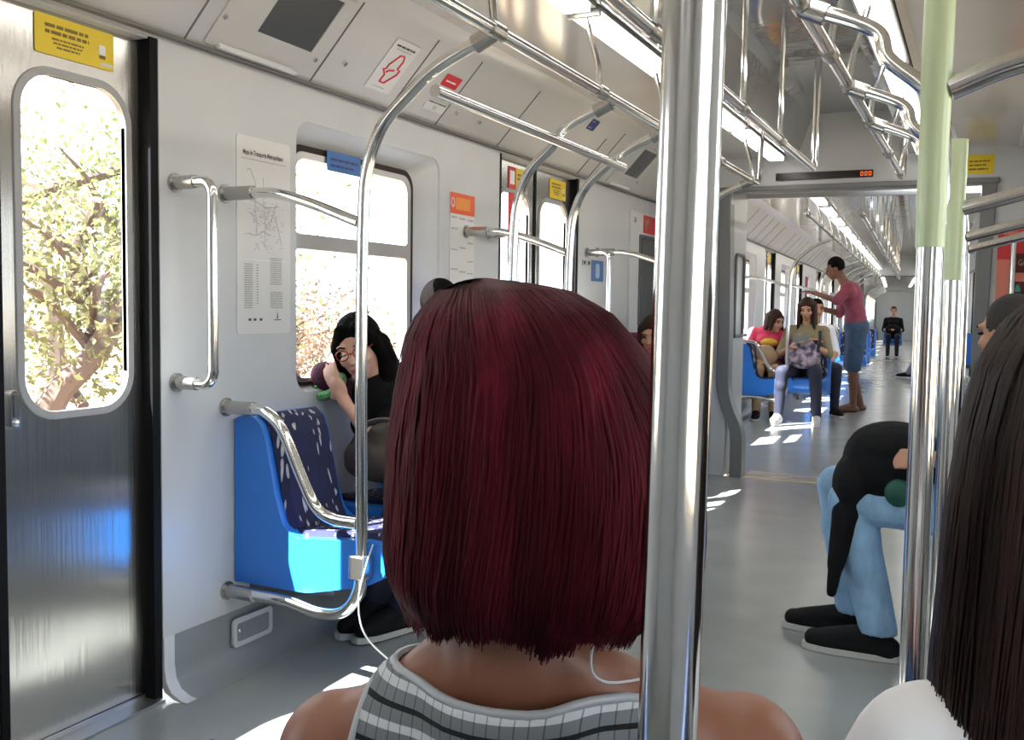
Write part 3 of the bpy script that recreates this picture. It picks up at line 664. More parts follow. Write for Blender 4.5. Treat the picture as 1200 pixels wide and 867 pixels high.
# line guide with the orange head
t, f = plate('station_guide', 'narrow station list with an orange heading on the white wall', 'poster', (XW, 3.90, 1.16), YU, ZU, 0.235, 0.55, 'paper', r=0.003)
quad(t, f, 0.0, 0.235, 0.455, 0.55, 'orange_sign', 'heading'); quad(t, f, 0.05, 0.19, 0.475, 0.53, 'orange_pale', 'heading_panel', lift=0.0032)
mb = MB(); mb.tube([f(0.022 + 0.014 * math.cos(k * .5), 0.505 + 0.02 * math.sin(k * .5), 0.003) for k in range(13)], 0.003, 6, closed=True); obj('pictogram', mb, 'white', t)
lines(t, f, [(0.01, 0.065, 0.435, 0.008), (0.085, 0.145, 0.432, 0.008), (0.165, 0.225, 0.430, 0.008), (0.01, 0.07, 0.385, 0.006), (0.01, 0.07, 0.29, 0.006), (0.09, 0.15, 0.30, 0.007), (0.165, 0.225, 0.325, 0.007), (0.01, 0.075, 0.20, 0.007), (0.09, 0.15, 0.19, 0.007), (0.165, 0.225, 0.24, 0.006), (0.165, 0.225, 0.185, 0.006), (0.09, 0.15, 0.135, 0.007), (0.01, 0.075, 0.10, 0.006), (0.165, 0.22, 0.115, 0.005), (0.09, 0.15, 0.04, 0.006)], 'ink_soft', 'station_names')
# wall ledge, blue sign, socket panel, air vent
tag(obj('wall_ledge', MB().prism([(1.352, 1.53), (1.352, 1.565), (1.32, 1.565), (1.31, 1.55), (1.31, 1.535)], 4.16, 4.38, lambda u, v, a: (-u, a, v)), 'socket', bevel=0.004), 'short grey ledge on the wall beside the orange-headed list', 'ledge')
t, f = plate('notice', 'dark blue notice on the wall behind the far upright handle', 'sign', (XW, 5.69, 1.36), YU, ZU, 0.21, 0.13, 'blue_sign')
quad(t, f, 0.07, 0.14, 0.02, 0.11, 'shirt_blue', 'pictogram', 0.02)
t, f = plate('socket_panel', 'small black double socket plate on the wall beyond the far doors', 'socket', (XW, 5.53, 1.452), YU, ZU, 0.14, 0.032, 'panel_grey', 0.006)
for a in (0.012, 0.085): quad(t, f, a, a + 0.035, 0.006, 0.026, 'ink', 'outlet', lift=0.0065)
tg = thing('air_vent', 'small framed floor-level hatch below the empty blue seat', 'vent', (-1.335, 2.55, 0.06))
def skirt(u, v, a): return (-(1.343 - a), u, v)
obj('frame', MB().prism(rrect(2.455, 2.65, 0.065, 0.160, 0.018), 0.0, 0.01, skirt, holes=[rrect(2.472, 2.633, 0.082, 0.143, 0.01)]), 'trim_white', tg, bevel=0.002)
obj('cover', MB().prism(rrect(2.47, 2.635, 0.08, 0.145, 0.01), -0.004, 0.005, skirt), 'skirting', tg)
obj('latch', MB().ell((-1.336, 2.485, 0.117), (0.006, 0.008, 0.010)), 'chrome', tg)
# end cabinet on the wall: fire point with dark window and red sign
tg = thing('equipment_cabinet', 'wall cabinet with tall dark window at the carriage end', 'cabinet', (-1.35, 6.68, 0.95))
cf = lambda u, v, a: (-a, u, v)
obj('door', MB().prism(rrect(6.38, 6.985, 0.90, 1.86, 0.02), 1.335, 1.355, cf, holes=[rrect(6.58, 6.965, 1.08, 1.70, 0.02)]), 'trim_white', tg, bevel=0.003)
obj('window', MB().prism(rrect(6.57, 6.975, 1.07, 1.71, 0.02), 1.337, 1.35, cf), 'screen', tg)
obj('window_frame', MB().prism(rrect(6.57, 6.975, 1.07, 1.71, 0.02), 1.328, 1.337, cf, holes=[rrect(6.59, 6.955, 1.09, 1.69, 0.015)]), 'dark_frame', tg)
obj('lock', MB().ell((-1.333, 6.47, 1.80), (0.006, 0.016, 0.02)), 'socket', tg)
t, f = plate('fire_sign', 'red fire equipment sign above the dark cabinet window', 'sign', (-1.334, 6.65, 1.725), YU, ZU, 0.27, 0.125, 'red_sign')
mb = MB().prism(rrect(0.04, 0.075, 0.02, 0.085, 0.01), 0, 0.0008, lambda a, b, l: f(a, b, 0.0024 + l)); mb.add([f(0.04, 0.085), f(0.13, 0.11), f(0.13, 0.075), (f(0.085, 0.06))], [(0, 1, 2, 3)]); obj('pictogram', mb, 'beige', t, smooth=0)
# stickers and screens on the sloping panels
VS = (0.684, 0, 0.729)
t, f = plate('campaign_sticker', 'white sticker with a red map outline on the sloping panel', 'sticker', covept(3.125, 0.055, 0.001), YU, VS, 0.165, 0.22, 'paper')
mb = MB(); ol = [(.055, .04), (.085, .038), (.125, .085), (.128, .105), (.108, .108), (.112, .145), (.10, .165), (.075, .162), (.045, .115), (.045, .095), (.03, .09), (.045, .082), (.058, .072), (.055, .04)]
mb.tube([f(a + 0.005, b, 0.0024) for a, b in ol], 0.0042, 6); mb.tube([f(a, b, 0.0024) for a, b in ((.062, .083), (.075, .094), (.092, .096), (.10, .10))], 0.004, 6); obj('map_outline', mb, 'red_sign', t)
lines(t, f, [(.02, .145, .192, .008), ], 'ink'); lines(t, f, [(.03, .13, .18, .004), (.04, .12, .015, .004)], 'ink_soft', 'small_print')
t, f = plate('red_sticker', 'small red sticker with white line above the overhead rail', 'sticker', covept(3.555, 0.175, 0.001), YU, VS, 0.125, 0.055, 'red_sign')
lines(t, f, [(.02, .10, .022, .007)], 'white')
t, f = plate('instruction_label', 'small grey label with black top line on the sloping panel', 'label', covept(3.55, 0.055, 0.001), YU, VS, 0.165, 0.045, 'paper')
lines(t, f, [(.01, .155, .036, .006)], 'ink'); quad(t, f, .065, .095, .008, .026, 'ink_faint', 'emblem')
t, f = plate('blue_sticker', 'small dark blue sticker on the sloping panel near the far doors', 'sticker', covept(5.035, 0.265, 0.001), YU, VS, 0.105, 0.066, 'navy_sign')
lines(t, f, [(.01, .06, .012, .005), (.01, .05, .05, .005)], 'shirt_blue')
def screen(y0, y1, label):
    tg = thing('info_screen', label, 'screen', covept((y0 + y1) / 2, 0.1, 0), 'dark screens let into the sloping panels')
    fn = lambda u, v, a: covept(u, v, a)
    obj('bezel', MB().prism(rrect(y0 - 0.17, y1 + 0.055, 0.012, 0.325, 0.008, 2), 0.0, 0.006, fn, holes=[rrect(y0, y1, 0.103, 0.305, 0.004, 2)]), 'cove', tg, bevel=0.002)
    obj('display', MB().prism(rrect(y0, y1, 0.103, 0.305, 0.004, 2), 0.0, 0.002, fn), 'screen', tg)
    obj('lower_lip', MB().tube([covept(y0 - 0.12, 0.018, 0.012), covept(y1 - 0.02, 0.018, 0.012)], 0.010, 8), 'trim_white', tg)
    for y, v in ((y0 - 0.155, 0.112), (y1 + 0.035, 0.085)): obj('lock', MB().tube([covept(y, v, 0.004), covept(y, v, 0.012)], 0.008, 12), 'chrome', tg)
screen(2.485, 2.76, 'dark information screen on the sloping panel above the network map')
screen(5.99, 6.25, 'dark information screen on the sloping panel near the carriage end')
tag(obj('panel_lock', MB().tube([covept(2.946, 0.111, 0), covept(2.946, 0.111, 0.012)], 0.009, 12), 'chrome'), 'small round panel lock left of the red map sticker', 'lock')
for y in (3.80, 4.02): tag(obj('panel_lock', MB().tube([covept(y, 0.085, 0), covept(y, 0.085, 0.012)], 0.009, 12), 'chrome'), 'small round lock under the short overhead rail', 'lock', 'panel locks under the short rail')
tag(obj('panel_slot', MB().prism([(0, 0.10), (0.26, 0.10), (0.26, 0.106), (0, 0.106)], 0, 0.004, lambda u, v, a: covept(5.32 + v * 0.5, u, a)), 'dark_frame'), 'dark slanting slot in the sloping panel over the far doors', 'slot')
# blue strip sticker on the glass of the big window
t, f = plate('window_sticker', 'blue strip sticker on the top of the window', 'sticker', (-1.396, 3.04, 1.695), YU, ZU, 0.22, 0.075, 'blue_sign')
lines(t, f, [(.02, .20, .04, .010), (.02, .17, .018, .008)], 'navy_sign')
# moving-letter display over the gangway
tg = thing('led_display', 'long dark message display over the gangway with orange dots at one end', 'display', (-0.175, 6.99, 2.10))
obj('housing', MB().box((-0.495, 6.985, 2.092), (0.142, 6.999, 2.142)), 'display', tg, bevel=0.002)
mb = MB()
for bx_ in (0.062, 0.088, 0.114):
    for i in range(3):
        for j in range(4):
            if (i, j) in ((1, 1), (1, 2)): continue
            mb.box((bx_ + i * 0.0065, 6.983, 2.103 + j * 0.0075), (bx_ + i * 0.0065 + 0.0045, 6.985, 2.103 + j * 0.0075 + 0.005))
obj('lit_characters', mb, 'led', tg, smooth=0)
# bulkhead on the other side: red panel with a screen, yellow sign, handle
XE = (1, 0, 0)
t, f = plate('advert_panel', 'red and pink advertising panel on the end wall beside the gangway', 'poster', (0.905, 6.998, 1.02), XE, ZU, 0.40, 0.73, 'salmon')
quad(t, f, 0, 0.40, 0.52, 0.73, 'red_sign', 'heading'); quad(t, f, 0, 0.40, 0.0, 0.10, 'paper', 'footer')
lines(t, lambda a, b: f(a, b, 0.0035), [(0.03, 0.15, 0.675, 0.02)], 'salmon')
tg = thing('ticket_screen', 'dark framed screen on the red advertising panel', 'screen', (1.05, 6.99, 1.30))
ef = lambda u, v, a: (u, 6.995 - a, v)
obj('frame', MB().prism(rrect(0.985, 1.165, 1.285, 1.575, 0.012), 0.0, 0.02, ef), 'screen_red', tg, bevel=0.003)
obj('lettering', text_mesh('GA:49', 0.055, lambda a, b: ef(1.025 + a, 1.50 + b, 0.0206), sx=0.62), 'beige', tg, smooth=0)
obj('panel', MB().box((1.00, 6.9735, 1.40), (1.145, 6.9745, 1.455)), 'salmon', tg)
obj('pictogram', MB().prism([(0, 0), (0.03, 0), (0.03, 0.02), (0.02, 0.045), (0.008, 0.045), (0, 0.02)], 0, 0.001, lambda u, v, a: ef(1.015 + u, 1.335 + v, 0.0202 + a)), 'teal', tg, smooth=0)
obj('mark', MB().box((1.11, 6.9735, 1.335), (1.12, 6.9745, 1.38)), 'beige', tg)
t, f = plate('yellow_sign', 'yellow sign high on the end wall beside the gangway', 'sign', (0.70, 6.998, 2.085), XE, ZU, 0.165, 0.12, 'yellow')
lines(t, f, [(.02, .14, .075, .010), (.02, .12, .05, .010), (.02, .13, .025, .010)], 'ink_olive')
tg = thing('grab_bar', 'chrome handle on the end wall in front of the red panel', 'handle', (1.0, 6.95, 1.45))
obj('bar', MB().tube(arc_pts([(1.25, 6.995, 1.72), (1.12, 6.92, 1.71), (.995, 6.90, 1.68), (.995, 6.90, 1.12), (1.10, 6.995, 1.08)], 0.06), 0.018, 12), 'chrome', tg)

# ================================================================ outside: ground, trees
struct('ground', MB().box((-90, -40, -1.35), (90, 110, -1.25)), 'ground', smooth=0)
def tree(x, y, h, r, leaf, label, seed, n=2600):
    rg = np.random.default_rng(seed); z0 = -1.25
    t = thing('tree', label, 'tree', (x, y, z0), 'trees beyond the train windows'); n = int(n * 2.2)
    mb = MB(); tr = h * 0.022 + 0.06; tops = []
    st = [Vector((x, y, z0))]
    for k in range(1, 6): st.append(Vector((x + rg.normal(0, .12) * k, y + rg.normal(0, .12) * k, z0 + h * 0.62 * k / 5)))
    mb.tube(smooth_line(st, 4), list(np.linspace(tr, tr * .35, 21)), 8)
    for k in range(14):
        s = st[0].lerp(st[-1], rg.uniform(.12, 1)); a = rg.uniform(0, 2 * PI); L = r * rg.uniform(.5, 1)
        e = s + Vector((math.cos(a) * L, math.sin(a) * L, rg.uniform(.1, .8) * L)); m = s.lerp(e, .5) + Vector((0, 0, .12 * L))
        mb.tube(smooth_line([s, m, e], 4), list(np.linspace(tr * .35, tr * .06, 9)), 6); tops += [e, m, s.lerp(m, .5)]
    obj('trunk', mb, 'bark', t)
    c = np.array([list(tops[i]) for i in rg.integers(0, len(tops), n)]) + rg.normal(0, r * .22, (n, 3))
    a = rg.normal(0, 1, (n, 3)); a /= np.linalg.norm(a, axis=1)[:, None]; b = rg.normal(0, 1, (n, 3)); b = np.cross(a, b); b /= np.linalg.norm(b, axis=1)[:, None]
    s = rg.uniform(.028, .07, (n, 1)); v = np.stack([c - a * s, c + b * s * .5, c + a * s, c - b * s * .5], 1).reshape(-1, 3)
    f = MB(); f.v = [tuple(p) for p in v]; f.f = [(4 * i, 4 * i + 1, 4 * i + 2, 4 * i + 3) for i in range(n)]; f.mi = [0] * n
    obj('foliage', f, leaf, t, smooth=0)
tree(-7.6, 7.15, 5.6, 1.8, 'leaf_olive', 'olive-leaved tree with a dark trunk seen through the near door window', 1, 1700)
tree(-9.4, 5.0, 7.0, 2.4, 'leaf_rust', 'reddish tree at the back edge of the near door window', 2, 3000)
tree(-10.8, 9.6, 7.4, 2.6, 'leaf_green', 'green tree behind the olive one in the near door window', 3, 3000)
tree(-9.5, 13.0, 3.2, 1.7, 'leaf_rust', 'low rust-coloured tree at the near edge of the big window', 4, 2600)
tree(-11.0, 17.5, 2.7, 1.8, 'leaf_pale', 'pale dry tree behind the sleeping woman', 5, 2600)
tree(-12.5, 15.2, 3.0, 1.8, 'leaf_green', 'bushy green tree low in the big window beside her head', 6, 2600)

# ================================================================ people
def rotz(a): return Matrix.Rotation(a, 4, 'Z')
class Fig:
    """one person: joints J in a local frame (x = their right, y = facing, z = up, origin on the floor under the hips)"""
    def __init__(s, label, pos, yaw, scale=1.0, vs=0.009, group=None):
        s.M = Matrix.Translation(Vector(pos)) @ rotz(yaw) @ Matrix.Scale(scale, 4); s.vs = vs; s.sc = scale
        s.t = thing('person', label, 'person', pos, group); s.J = {}; s.body = MB()
    def w(s, p): return s.M @ Vector(p)
    def put(s, mb):   # local -> carriage
        r = MB(); r.v = [tuple(s.M @ Vector(p)) for p in mb.v]; r.f = mb.f; r.mi = mb.mi; return r
    def part(s, name, mb, m, fuse=True, it=4, cut=None, vs=None, label=None, thick=0):
        if fuse: mb = voxel(mb, vs or s.vs, it, cut)
        o = obj(name, s.put(mb), m, s.t, smooth=60)
        if thick:
            d = o.modifiers.new('cloth', 'SOLIDIFY'); d.thickness = thick; d.offset = 0
        if label: o['label'] = label
        return o, mb
    def seated(s, seat=0.47, lean=0.0, knees=None, **k):
        J = s.J; z = seat + 0.09
        J.update(pelvis=(0, 0, z), waist=(0, -0.01 + lean * .3, z + .17), chest=(0, -0.015 + lean, z + .34), neck0=(0, -0.015 + lean * 1.25, z + .47), neck1=(0, 0.0 + lean * 1.45, z + .57), head=(0, 0.02 + lean * 1.6, z + .665),
                 fwd=(0, 1, 0), up=(0, 0, 1))
        for q, c in ((-1, 'l'), (1, 'r')):
            J['hip' + c] = (q * .09, .03, z - .01); J['knee' + c] = (q * .11, .44, z - .005); J['ank' + c] = (q * .11, .42, .085); J['toe' + c] = (q * .125, .60, .04)
            J['sh' + c] = (q * .175, -.02 + lean * 1.05, z + .42); J['elb' + c] = (q * .235, .04 + lean * .8, z + .15); J['wri' + c] = (q * .13, .26, z + .12)
            J['hd' + c] = (-q * .45, .85, -.15); J['hn' + c] = (0, 0, 1)
        J.update(k); return s
    def standing(s, **k):
        J = s.J
        J.update(pelvis=(0, 0, .93), waist=(0, -.01, 1.09), chest=(0, -.01, 1.27), neck0=(0, -.015, 1.42), neck1=(0, .005, 1.51), head=(0, .03, 1.61), fwd=(0, 1, 0), up=(0, 0, 1))
        for q, c in ((-1, 'l'), (1, 'r')):
            J['hip' + c] = (q * .09, 0, .91); J['knee' + c] = (q * .095, .03, .49); J['ank' + c] = (q * .10, -.01, .085); J['toe' + c] = (q * .13, .17, .035)
            J['sh' + c] = (q * .185, -.02, 1.37); J['elb' + c] = (q * .235, -.01, 1.08); J['wri' + c] = (q * .22, .10, .86); J['hd' + c] = (0, .3, -1); J['hn' + c] = (q, 0, 0)
        J.update(k); return s
    def limb(s, mb, names, rs, grow=0.0):
        J = s.J
        for i in range(len(names) - 1): mb.cap(J[names[i]], J[names[i + 1]], rs[i] + grow, rs[i + 1] + grow)
    def torso(s, mb, g=0.0, fem=False, low=True, neck=False):
        J = s.J; P, Wa, Ch = Vector(J['pelvis']), Vector(J['waist']), Vector(J['chest'])
        ax = (Vector(J['shr']) - Vector(J['shl'])).normalized(); upv = (Ch - P).normalized(); fv = upv.cross(ax).normalized()
        M = Matrix((ax, fv, upv)).transposed()
        hx = (Vector(J['hipr']) - Vector(J['hipl'])).normalized(); M0 = Matrix((hx, upv.cross(hx).normalized(), upv)).transposed()
        if low: mb.ell(P + Vector((0, 0, .01)), (.165 + g, .115 + g, .12 + g), M0)
        mb.ell(Wa, (.132 + g if fem else .15 + g, .098 + g, .14 + g), M)
        mb.ell(Ch, (.148 + g, .105 + g, .165 + g), M); mb.ell(Ch + upv * .06, (.15 + g, .09 + g, .10 + g), M)
        mb.ell(P.lerp(Wa, .5), (.145 + g, .105 + g, .12 + g), M)
        if fem:
            for q in (-1, 1): mb.ell(Ch + M @ Vector((q * .065, .085, .0)), (.06 + g, .055 + g, .06 + g))
        n0 = Vector(J['neck0'])
        for c in 'lr':
            sh = Vector(J['sh' + c]); mb.cap(n0 - upv * .005, sh - upv * .005, .047 + g, .05 + g); mb.ell(sh, (.056 + g,) * 3); mb.cap(Ch + upv * .03, sh - upv * .03, .085 + g, .06 + g)
    def neck(s, mb, r=.053): s.limb(mb, ['neck0', 'neck1'], [r + .008, r]); mb.cap(s.J['neck1'], s.J['head'], r, r)
    def arms(s, mb, c='lr', g=0.0, to=2):
        for q in c: s.limb(mb, ['sh' + q, 'elb' + q, 'wri' + q][:to + 1], [.047, .038, .026], g)
    def legs(s, mb, c='lr', g=0.0, to=2):
        for q in c: s.limb(mb, ['hip' + q, 'knee' + q, 'ank' + q][:to + 1], [.082, .056, .037], g)
        if to == 2:
            for q in c:
                k, a = Vector(s.J['knee' + q]), Vector(s.J['ank' + q]); mb.ell(k.lerp(a, .3), (.055 + g, .06 + g, .085 + g))
    def feet(s, mb, c='lr', g=0.0):
        for q in c:
            a, b = Vector(s.J['ank' + q]), Vector(s.J['toe' + q]); d = b - a; d.z = 0; d.normalize(); h = Vector((a.x, a.y, b.z)) - d * .035
            mb.cap(h, b - d * .04, .034 + g, .036 + g); mb.cap(a, h + d * .06, .036 + g, .034 + g); mb.cap(b - d * .07, b, .036 + g, .026 + g)
            mb.cap(a + Vector((0, 0, -.01)), b - d * .05 + Vector((0, 0, .008)), .038 + g, .03 + g)
    def shoes(s, m='shoe_black', sole='sole', c='lr', lacing=True):
        for q in c:
            mb = MB(); s.feet(mb, q, .008); o, f = s.part('shoe', mb, m, vs=.007, cut=None)
            a, b = Vector(s.J['ank' + q]), Vector(s.J['toe' + q]); d = b - a; d.z = 0; d.normalize(); sd = Vector((d.y, -d.x, 0)); h = Vector((a.x, a.y, b.z)) - d * .04
            L = (b - h).length; out = []
            for k in range(24):
                t = 2 * PI * k / 24; u = math.cos(t); v = math.sin(t); wd = .041 if u > 0 else .037
                out.append(h + d * ((L - .004) / 2 + u * (L + .086) / 2) + sd * (wd + .004) * (abs(v) ** .6) * (1 if v >= 0 else -1))
            z0 = b.z - .038; tilt = 0
            sb = MB().sheet([[(p.x, p.y, z0) for p in out], [(p.x, p.y, z0 + .021) for p in out]], closed_u=True); sb.f += [tuple(range(24)), tuple(range(24, 48))]; sb.mi += [0, 0]
            so = obj('sole', s.put(sb), sole, o, smooth=40)
    def hand(s, mb, q, curl=.5, spread=1.0, thumb=1):
        J = s.J; wr = Vector(J['wri' + q]); d = Vector(J['hd' + q]).normalized(); n = Vector(J['hn' + q]); n = (n - d * n.dot(d)).normalized(); x = d.cross(n).normalized()
        M = Matrix((x, d, n)).transposed()
        mb.ell(wr + d * .05, (.039, .052, .0165), M); mb.cap(wr - d * .01, wr + d * .03, .025, .022)
        for off, L in ((-.029, .066), (-.010, .078), (.010, .074), (.028, .058)):
            p = wr + d * .088 + x * off; a = curl * .35
            for k, (fr, r) in enumerate(((.45, .0088), (.32, .0080), (.23, .0070))):
                dv = (d * math.cos(a) - n * math.sin(a) + x * off * 1.5 * spread).normalized(); e = p + dv * L * fr; mb.cap(p, e, r, r * .92); p = e; a += curl * .75
        tx = x * -1 * thumb; p = wr + d * .028 + tx * .028
        for dv, L, r in (((d * .65 + tx * .75 - n * .25), .038, .0105), ((d * .85 + tx * .45 - n * .35), .030, .0092)):
            e = p + dv.normalized() * L; mb.cap(p, e, r, r * .9); p = e
    def headframe(s):
        f = Vector(s.J['fwd']).normalized(); u = Vector(s.J['up']); u = (u - f * u.dot(f)).normalized(); r = f.cross(u).normalized()
        c = Vector(s.J['head']); M = Matrix((r, f, u)).transposed()
        return c, M, lambda a, b, d: c + M @ Vector((a, b, d))
    def head(s, mb):
        c, M, H = s.headframe()
        mb.ell(H(0, -.012, .018), (.073, .091, .095), M); mb.ell(H(0, .022, -.035), (.060, .068, .075), M); mb.ell(H(0, .050, -.088), (.033, .034, .026), M)
        mb.ell(H(0, .045, -.055), (.047, .045, .045), M)
        mb.cap(H(0, .084, .012), H(0, .104, -.030), .009, .0135); 
        for q in (-1, 1):
            mb.ell(H(q * .010, .096, -.033), (.009, .010, .008), M); mb.ell(H(q * .036, .062, -.030), (.025, .024, .022), M); mb.ell(H(q * .034, .076, .026), (.024, .012, .010), M)
            mb.ell(H(q * .074, -.006, -.012), (.010, .019, .031), M)
        mb.ell(H(0, .088, -.063), (.022, .012, .011), M)
    def face(s, eyes='open', brow='hair_black', brow_on=True):
        c, M, H = s.headframe()
        mb = MB().ell(H(0, .0965, -.0585), (.021, .007, .0045), M, nu=12, nv=8).ell(H(0, .0955, -.067), (.018, .007, .005), M, nu=12, nv=8); s.part('lips', mb, 'lips', False)
        for q in (-1, 1):
            e = MB()
            if eyes == 'open': e.ell(H(q * .032, .0815, .003), (.0135, .008, .0062), M, nu=12, nv=8)
            else: e.tube([H(q * .019, .088, .000), H(q * .032, .0905, -.004), H(q * .046, .083, -.001)], .0022, 6)
            s.part('eye', e, 'eye', False)
            if brow_on: s.part('eyebrow', MB().tube([H(q * .017, .0925, .024), H(q * .033, .0915, .030), H(q * .052, .078, .025)], .0032, 6), brow, False)
    def hair(s, m, style='short', name='hair', drop=.25):
        c, M, H = s.headframe(); mb = MB()
        if style == 'short':
            mb.ell(H(0, -.022, .030), (.081, .093, .098), M)
            cut = lambda p: (lambda l: l.z < -.045 + (.0 if l.y < -.02 else 9 * max(0, l.y + .02) * .12) or (l.y > .035 and l.z < .055) or (l.y > .0 and l.z < .0))(M.transposed() @ (Vector(p) - c))
            return s.part(name, mb, m, cut=cut, thick=.006)[0]
        mb.ell(H(0, -.020, .028), (.086, .096, .101), M)
        for q in (-1, 1):
            for k in range(5):
                a = math.radians(60 + k * 27); p = H(q * .078 * math.sin(a), -.02 + .078 * math.cos(a), -.01); b = H(0, 0, 0)
                e = p + Vector((0, 0, -drop * (.85 + .07 * k))) + (M @ Vector((q * .02, .01 if k < 1 else -.015, 0)))
                mb.cap(p + (M @ Vector((0, 0, .05))), p, .030, .030); mb.cap(p, e, .032, .016)
        cut = None
        return s.part(name, mb, m)[0]
    def done_body(s, skin): return s.part('body', s.body, skin)[0]

# ---- strand hair for the two heads nearest the camera
def strand_hair(fig, c, prof, n, mats, seed, phi, part=(-.03, .0), flare=1.0, r=.0010, lenj=.012, clumps=70, wig=.003, twist=.18, back=.93, round_side=0.0, hem=0.0):
    """prof: (z below the crown, half width); strands run from the crown over the skull and hang to the hem"""
    rg = np.random.default_rng(seed); Z = np.array([p[0] for p in prof]); Rr = np.array([p[1] for p in prof])
    seg = np.concatenate([[0], np.cumsum(np.hypot(np.diff(Z), np.diff(Rr)))]); tot = seg[-1]
    K = 20; V = []; Fc = []; MI = []; cl_off = rg.normal(0, 1, clumps); cl_len = rg.normal(0, 1, clumps); cl_tw = rg.normal(0, 1, clumps)
    def pos(ph, u, rad, extra):
        L = u * (tot + extra); rr = np.interp(L, seg, Rr); zz = np.interp(L, seg, Z) - max(0, L - tot)
        sh = max(0, 1 - u * 2.3) ** 1.25
        rad = rad * (1 - round_side * .10 * max(0, math.cos(ph))) * (1 - round_side * max(0, math.cos(ph)) * math.exp(-((zz + .055) / .065) ** 2))
        return np.array([c[0] + (rr * rad) * math.cos(ph) + part[0] * sh, c[1] + (rr * rad) * math.sin(ph) * back + part[1] * sh, c[2] + zz])
    # under-layer
    nph = 72; rows = []
    for k in range(26):
        u = k / 25 * .985; row = []
        for i in range(nph):
            ph = phi[0] + (phi[1] - phi[0]) * i / (nph - 1); row.append(tuple(pos(ph, u, .965 + .012 * math.sin(ph * 23) * min(1, u * 2), 0)))
        rows.append(row)
    shell = MB().sheet(rows)
    inner = [tuple(np.array(rows[-1][i]) * .55 + np.array((c[0], c[1], rows[-1][i][2])) * .45 + np.array((0, 0, .03))) for i in range(nph)]; shell.sheet([rows[-1], inner])
    out = MB(); out.add(shell.v, shell.f, 0)
    for i in range(n):
        f = rg.uniform(0, 1); ph0 = phi[0] + (phi[1] - phi[0]) * f; g = int(f * clumps + .35 * rg.normal()) % clumps
        depth = 1.0 + .008 * rg.normal() + .005 * cl_off[g]; u0 = rg.uniform(0, .30) if rg.uniform() < .5 else 0.01
        extra = lenj * (.6 * rg.normal() + .9 * cl_len[g]) - .004 + hem * max(0, -math.cos(ph0)); tw = twist + .012 * cl_tw[g] + .03 * rg.normal(); a1, a2 = rg.uniform(0, 6.28, 2); am = wig * rg.uniform(.3, 1)
        pts = []
        for k in range(K):
            u = u0 + (1 - u0) * k / (K - 1); ph = ph0 + tw * math.sin(u * PI * .9) + .008 * cl_tw[g] * u; gather = (math.floor(f * clumps) + .5) / clumps * (phi[1] - phi[0]) + phi[0] - ph0
            ph += gather * .10 * u
            p = pos(ph, u, depth, extra); p[0] += am * math.sin(a1 + u * 9); p[1] += am * math.sin(a2 + u * 8); pts.append(p)
        P = np.array(pts); nd = P - np.array([c[0], c[1], 0])[None, :]; nd[:, 2] = 0.02; nd /= np.linalg.norm(nd, axis=1)[:, None]
        tg_ = np.gradient(P, axis=0); tg_ /= np.linalg.norm(tg_, axis=1)[:, None]; sd = np.cross(tg_, nd); sd /= np.linalg.norm(sd, axis=1)[:, None]
        wdt = r * (1.25 - .9 * np.linspace(0, 1, K) ** 3)[:, None] * rg.uniform(.8, 1.5); o = len(out.v)
        out.v += [tuple(q) for tri in zip(P - sd * wdt, P + nd * wdt * .7, P + sd * wdt) for q in tri]
        mi = 1 if (rg.uniform() < .5 and u0 < .05) else 0
        for k in range(K - 1):
            a = o + 3 * k; out.f += [(a, a + 1, a + 4, a + 3), (a + 1, a + 2, a + 5, a + 4)]; out.mi += [0, 0]
    me = bpy.data.meshes.new('hair'); b = BASES[fig.t.name]; A = np.array(out.v) - np.array(b)
    me.from_pydata(A.tolist(), [], out.f)
    o = finish('hair', me, mats, fig.t, smooth=0); me.polygons.foreach_set('use_smooth', [True] * len(me.polygons)); return o

# 1 -- red-haired woman in the seat ahead
p1 = Fig('person with chin-length dark red hair and striped grey top, seen from behind', (0.49, 0.755, 0), 0.0, vs=.007)
p1.seated(seat=.38, head=(0, .015, 1.085), neck0=(0, -.02, .90), neck1=(0, -.012, 1.0), chest=(0, -.01, .725), shl=(-.160, -.050, .800), shr=(.174, .045, .826), elbl=(-.215, .06, .57), elbr=(.215, .06, .57))
p1.head(p1.body); p1.neck(p1.body, .054); p1.torso(p1.body, 0, True); p1.arms(p1.body); p1.legs(p1.body); p1.feet(p1.body)
for q in (-1, 1): p1.body.cap((q * .03, -.025, .915), (q * .15, -.015 + q * .045, .815 + q * .012), .034, .034)
for q in 'lr': p1.hand(p1.body, q, .7, thumb=1 if q == 'l' else -1)
p1.done_body('skin_brown'); p1.face()
tp = MB(); p1.torso(tp, .008, True)
for q in (-1, 1): tp.cap((q * .03, -.025, .915), (q * .15, -.015 + q * .045, .815 + q * .012), .040, .040)
tp.ell((0, -.035, .865), (.085, .068, .06))
def necku(x): return .892 + .55 * max(0, abs(x) - .03) ** 1.7
def topcut(p):
    if p.z > .76 and abs(p.x) > .118 + .20 * max(0, .85 - p.z): return True
    if p.z > .80 and p.z > necku(p.x) - (0.02 if p.y > .03 else 0): return True
    return False
o, m_ = p1.part('tank_top', tp, 'striped_rib', cut=topcut, thick=.003)
for i, l in enumerate(borders(m_)[:3]):
    l = relax(l, 14)[::3]
    b_, _ = p1.part('neckband' if i == 0 else 'arm_band', MB().tube(l, .0042, 8, closed=True), 'panel_grey', False)
jn = MB(); p1.legs(jn, g=.012); jn.ell(p1.J['pelvis'], (.175, .125, .12)); p1.part('trousers', jn, 'denim_dark', vs=.012); p1.shoes()
PR = [(0, 0), (-.003, .03), (-.010, .060), (-.028, .090), (-.052, .111), (-.085, .125), (-.13, .1325), (-.18, .135), (-.22, .136), (-.247, .135), (-.264, .129), (-.277, .118)]
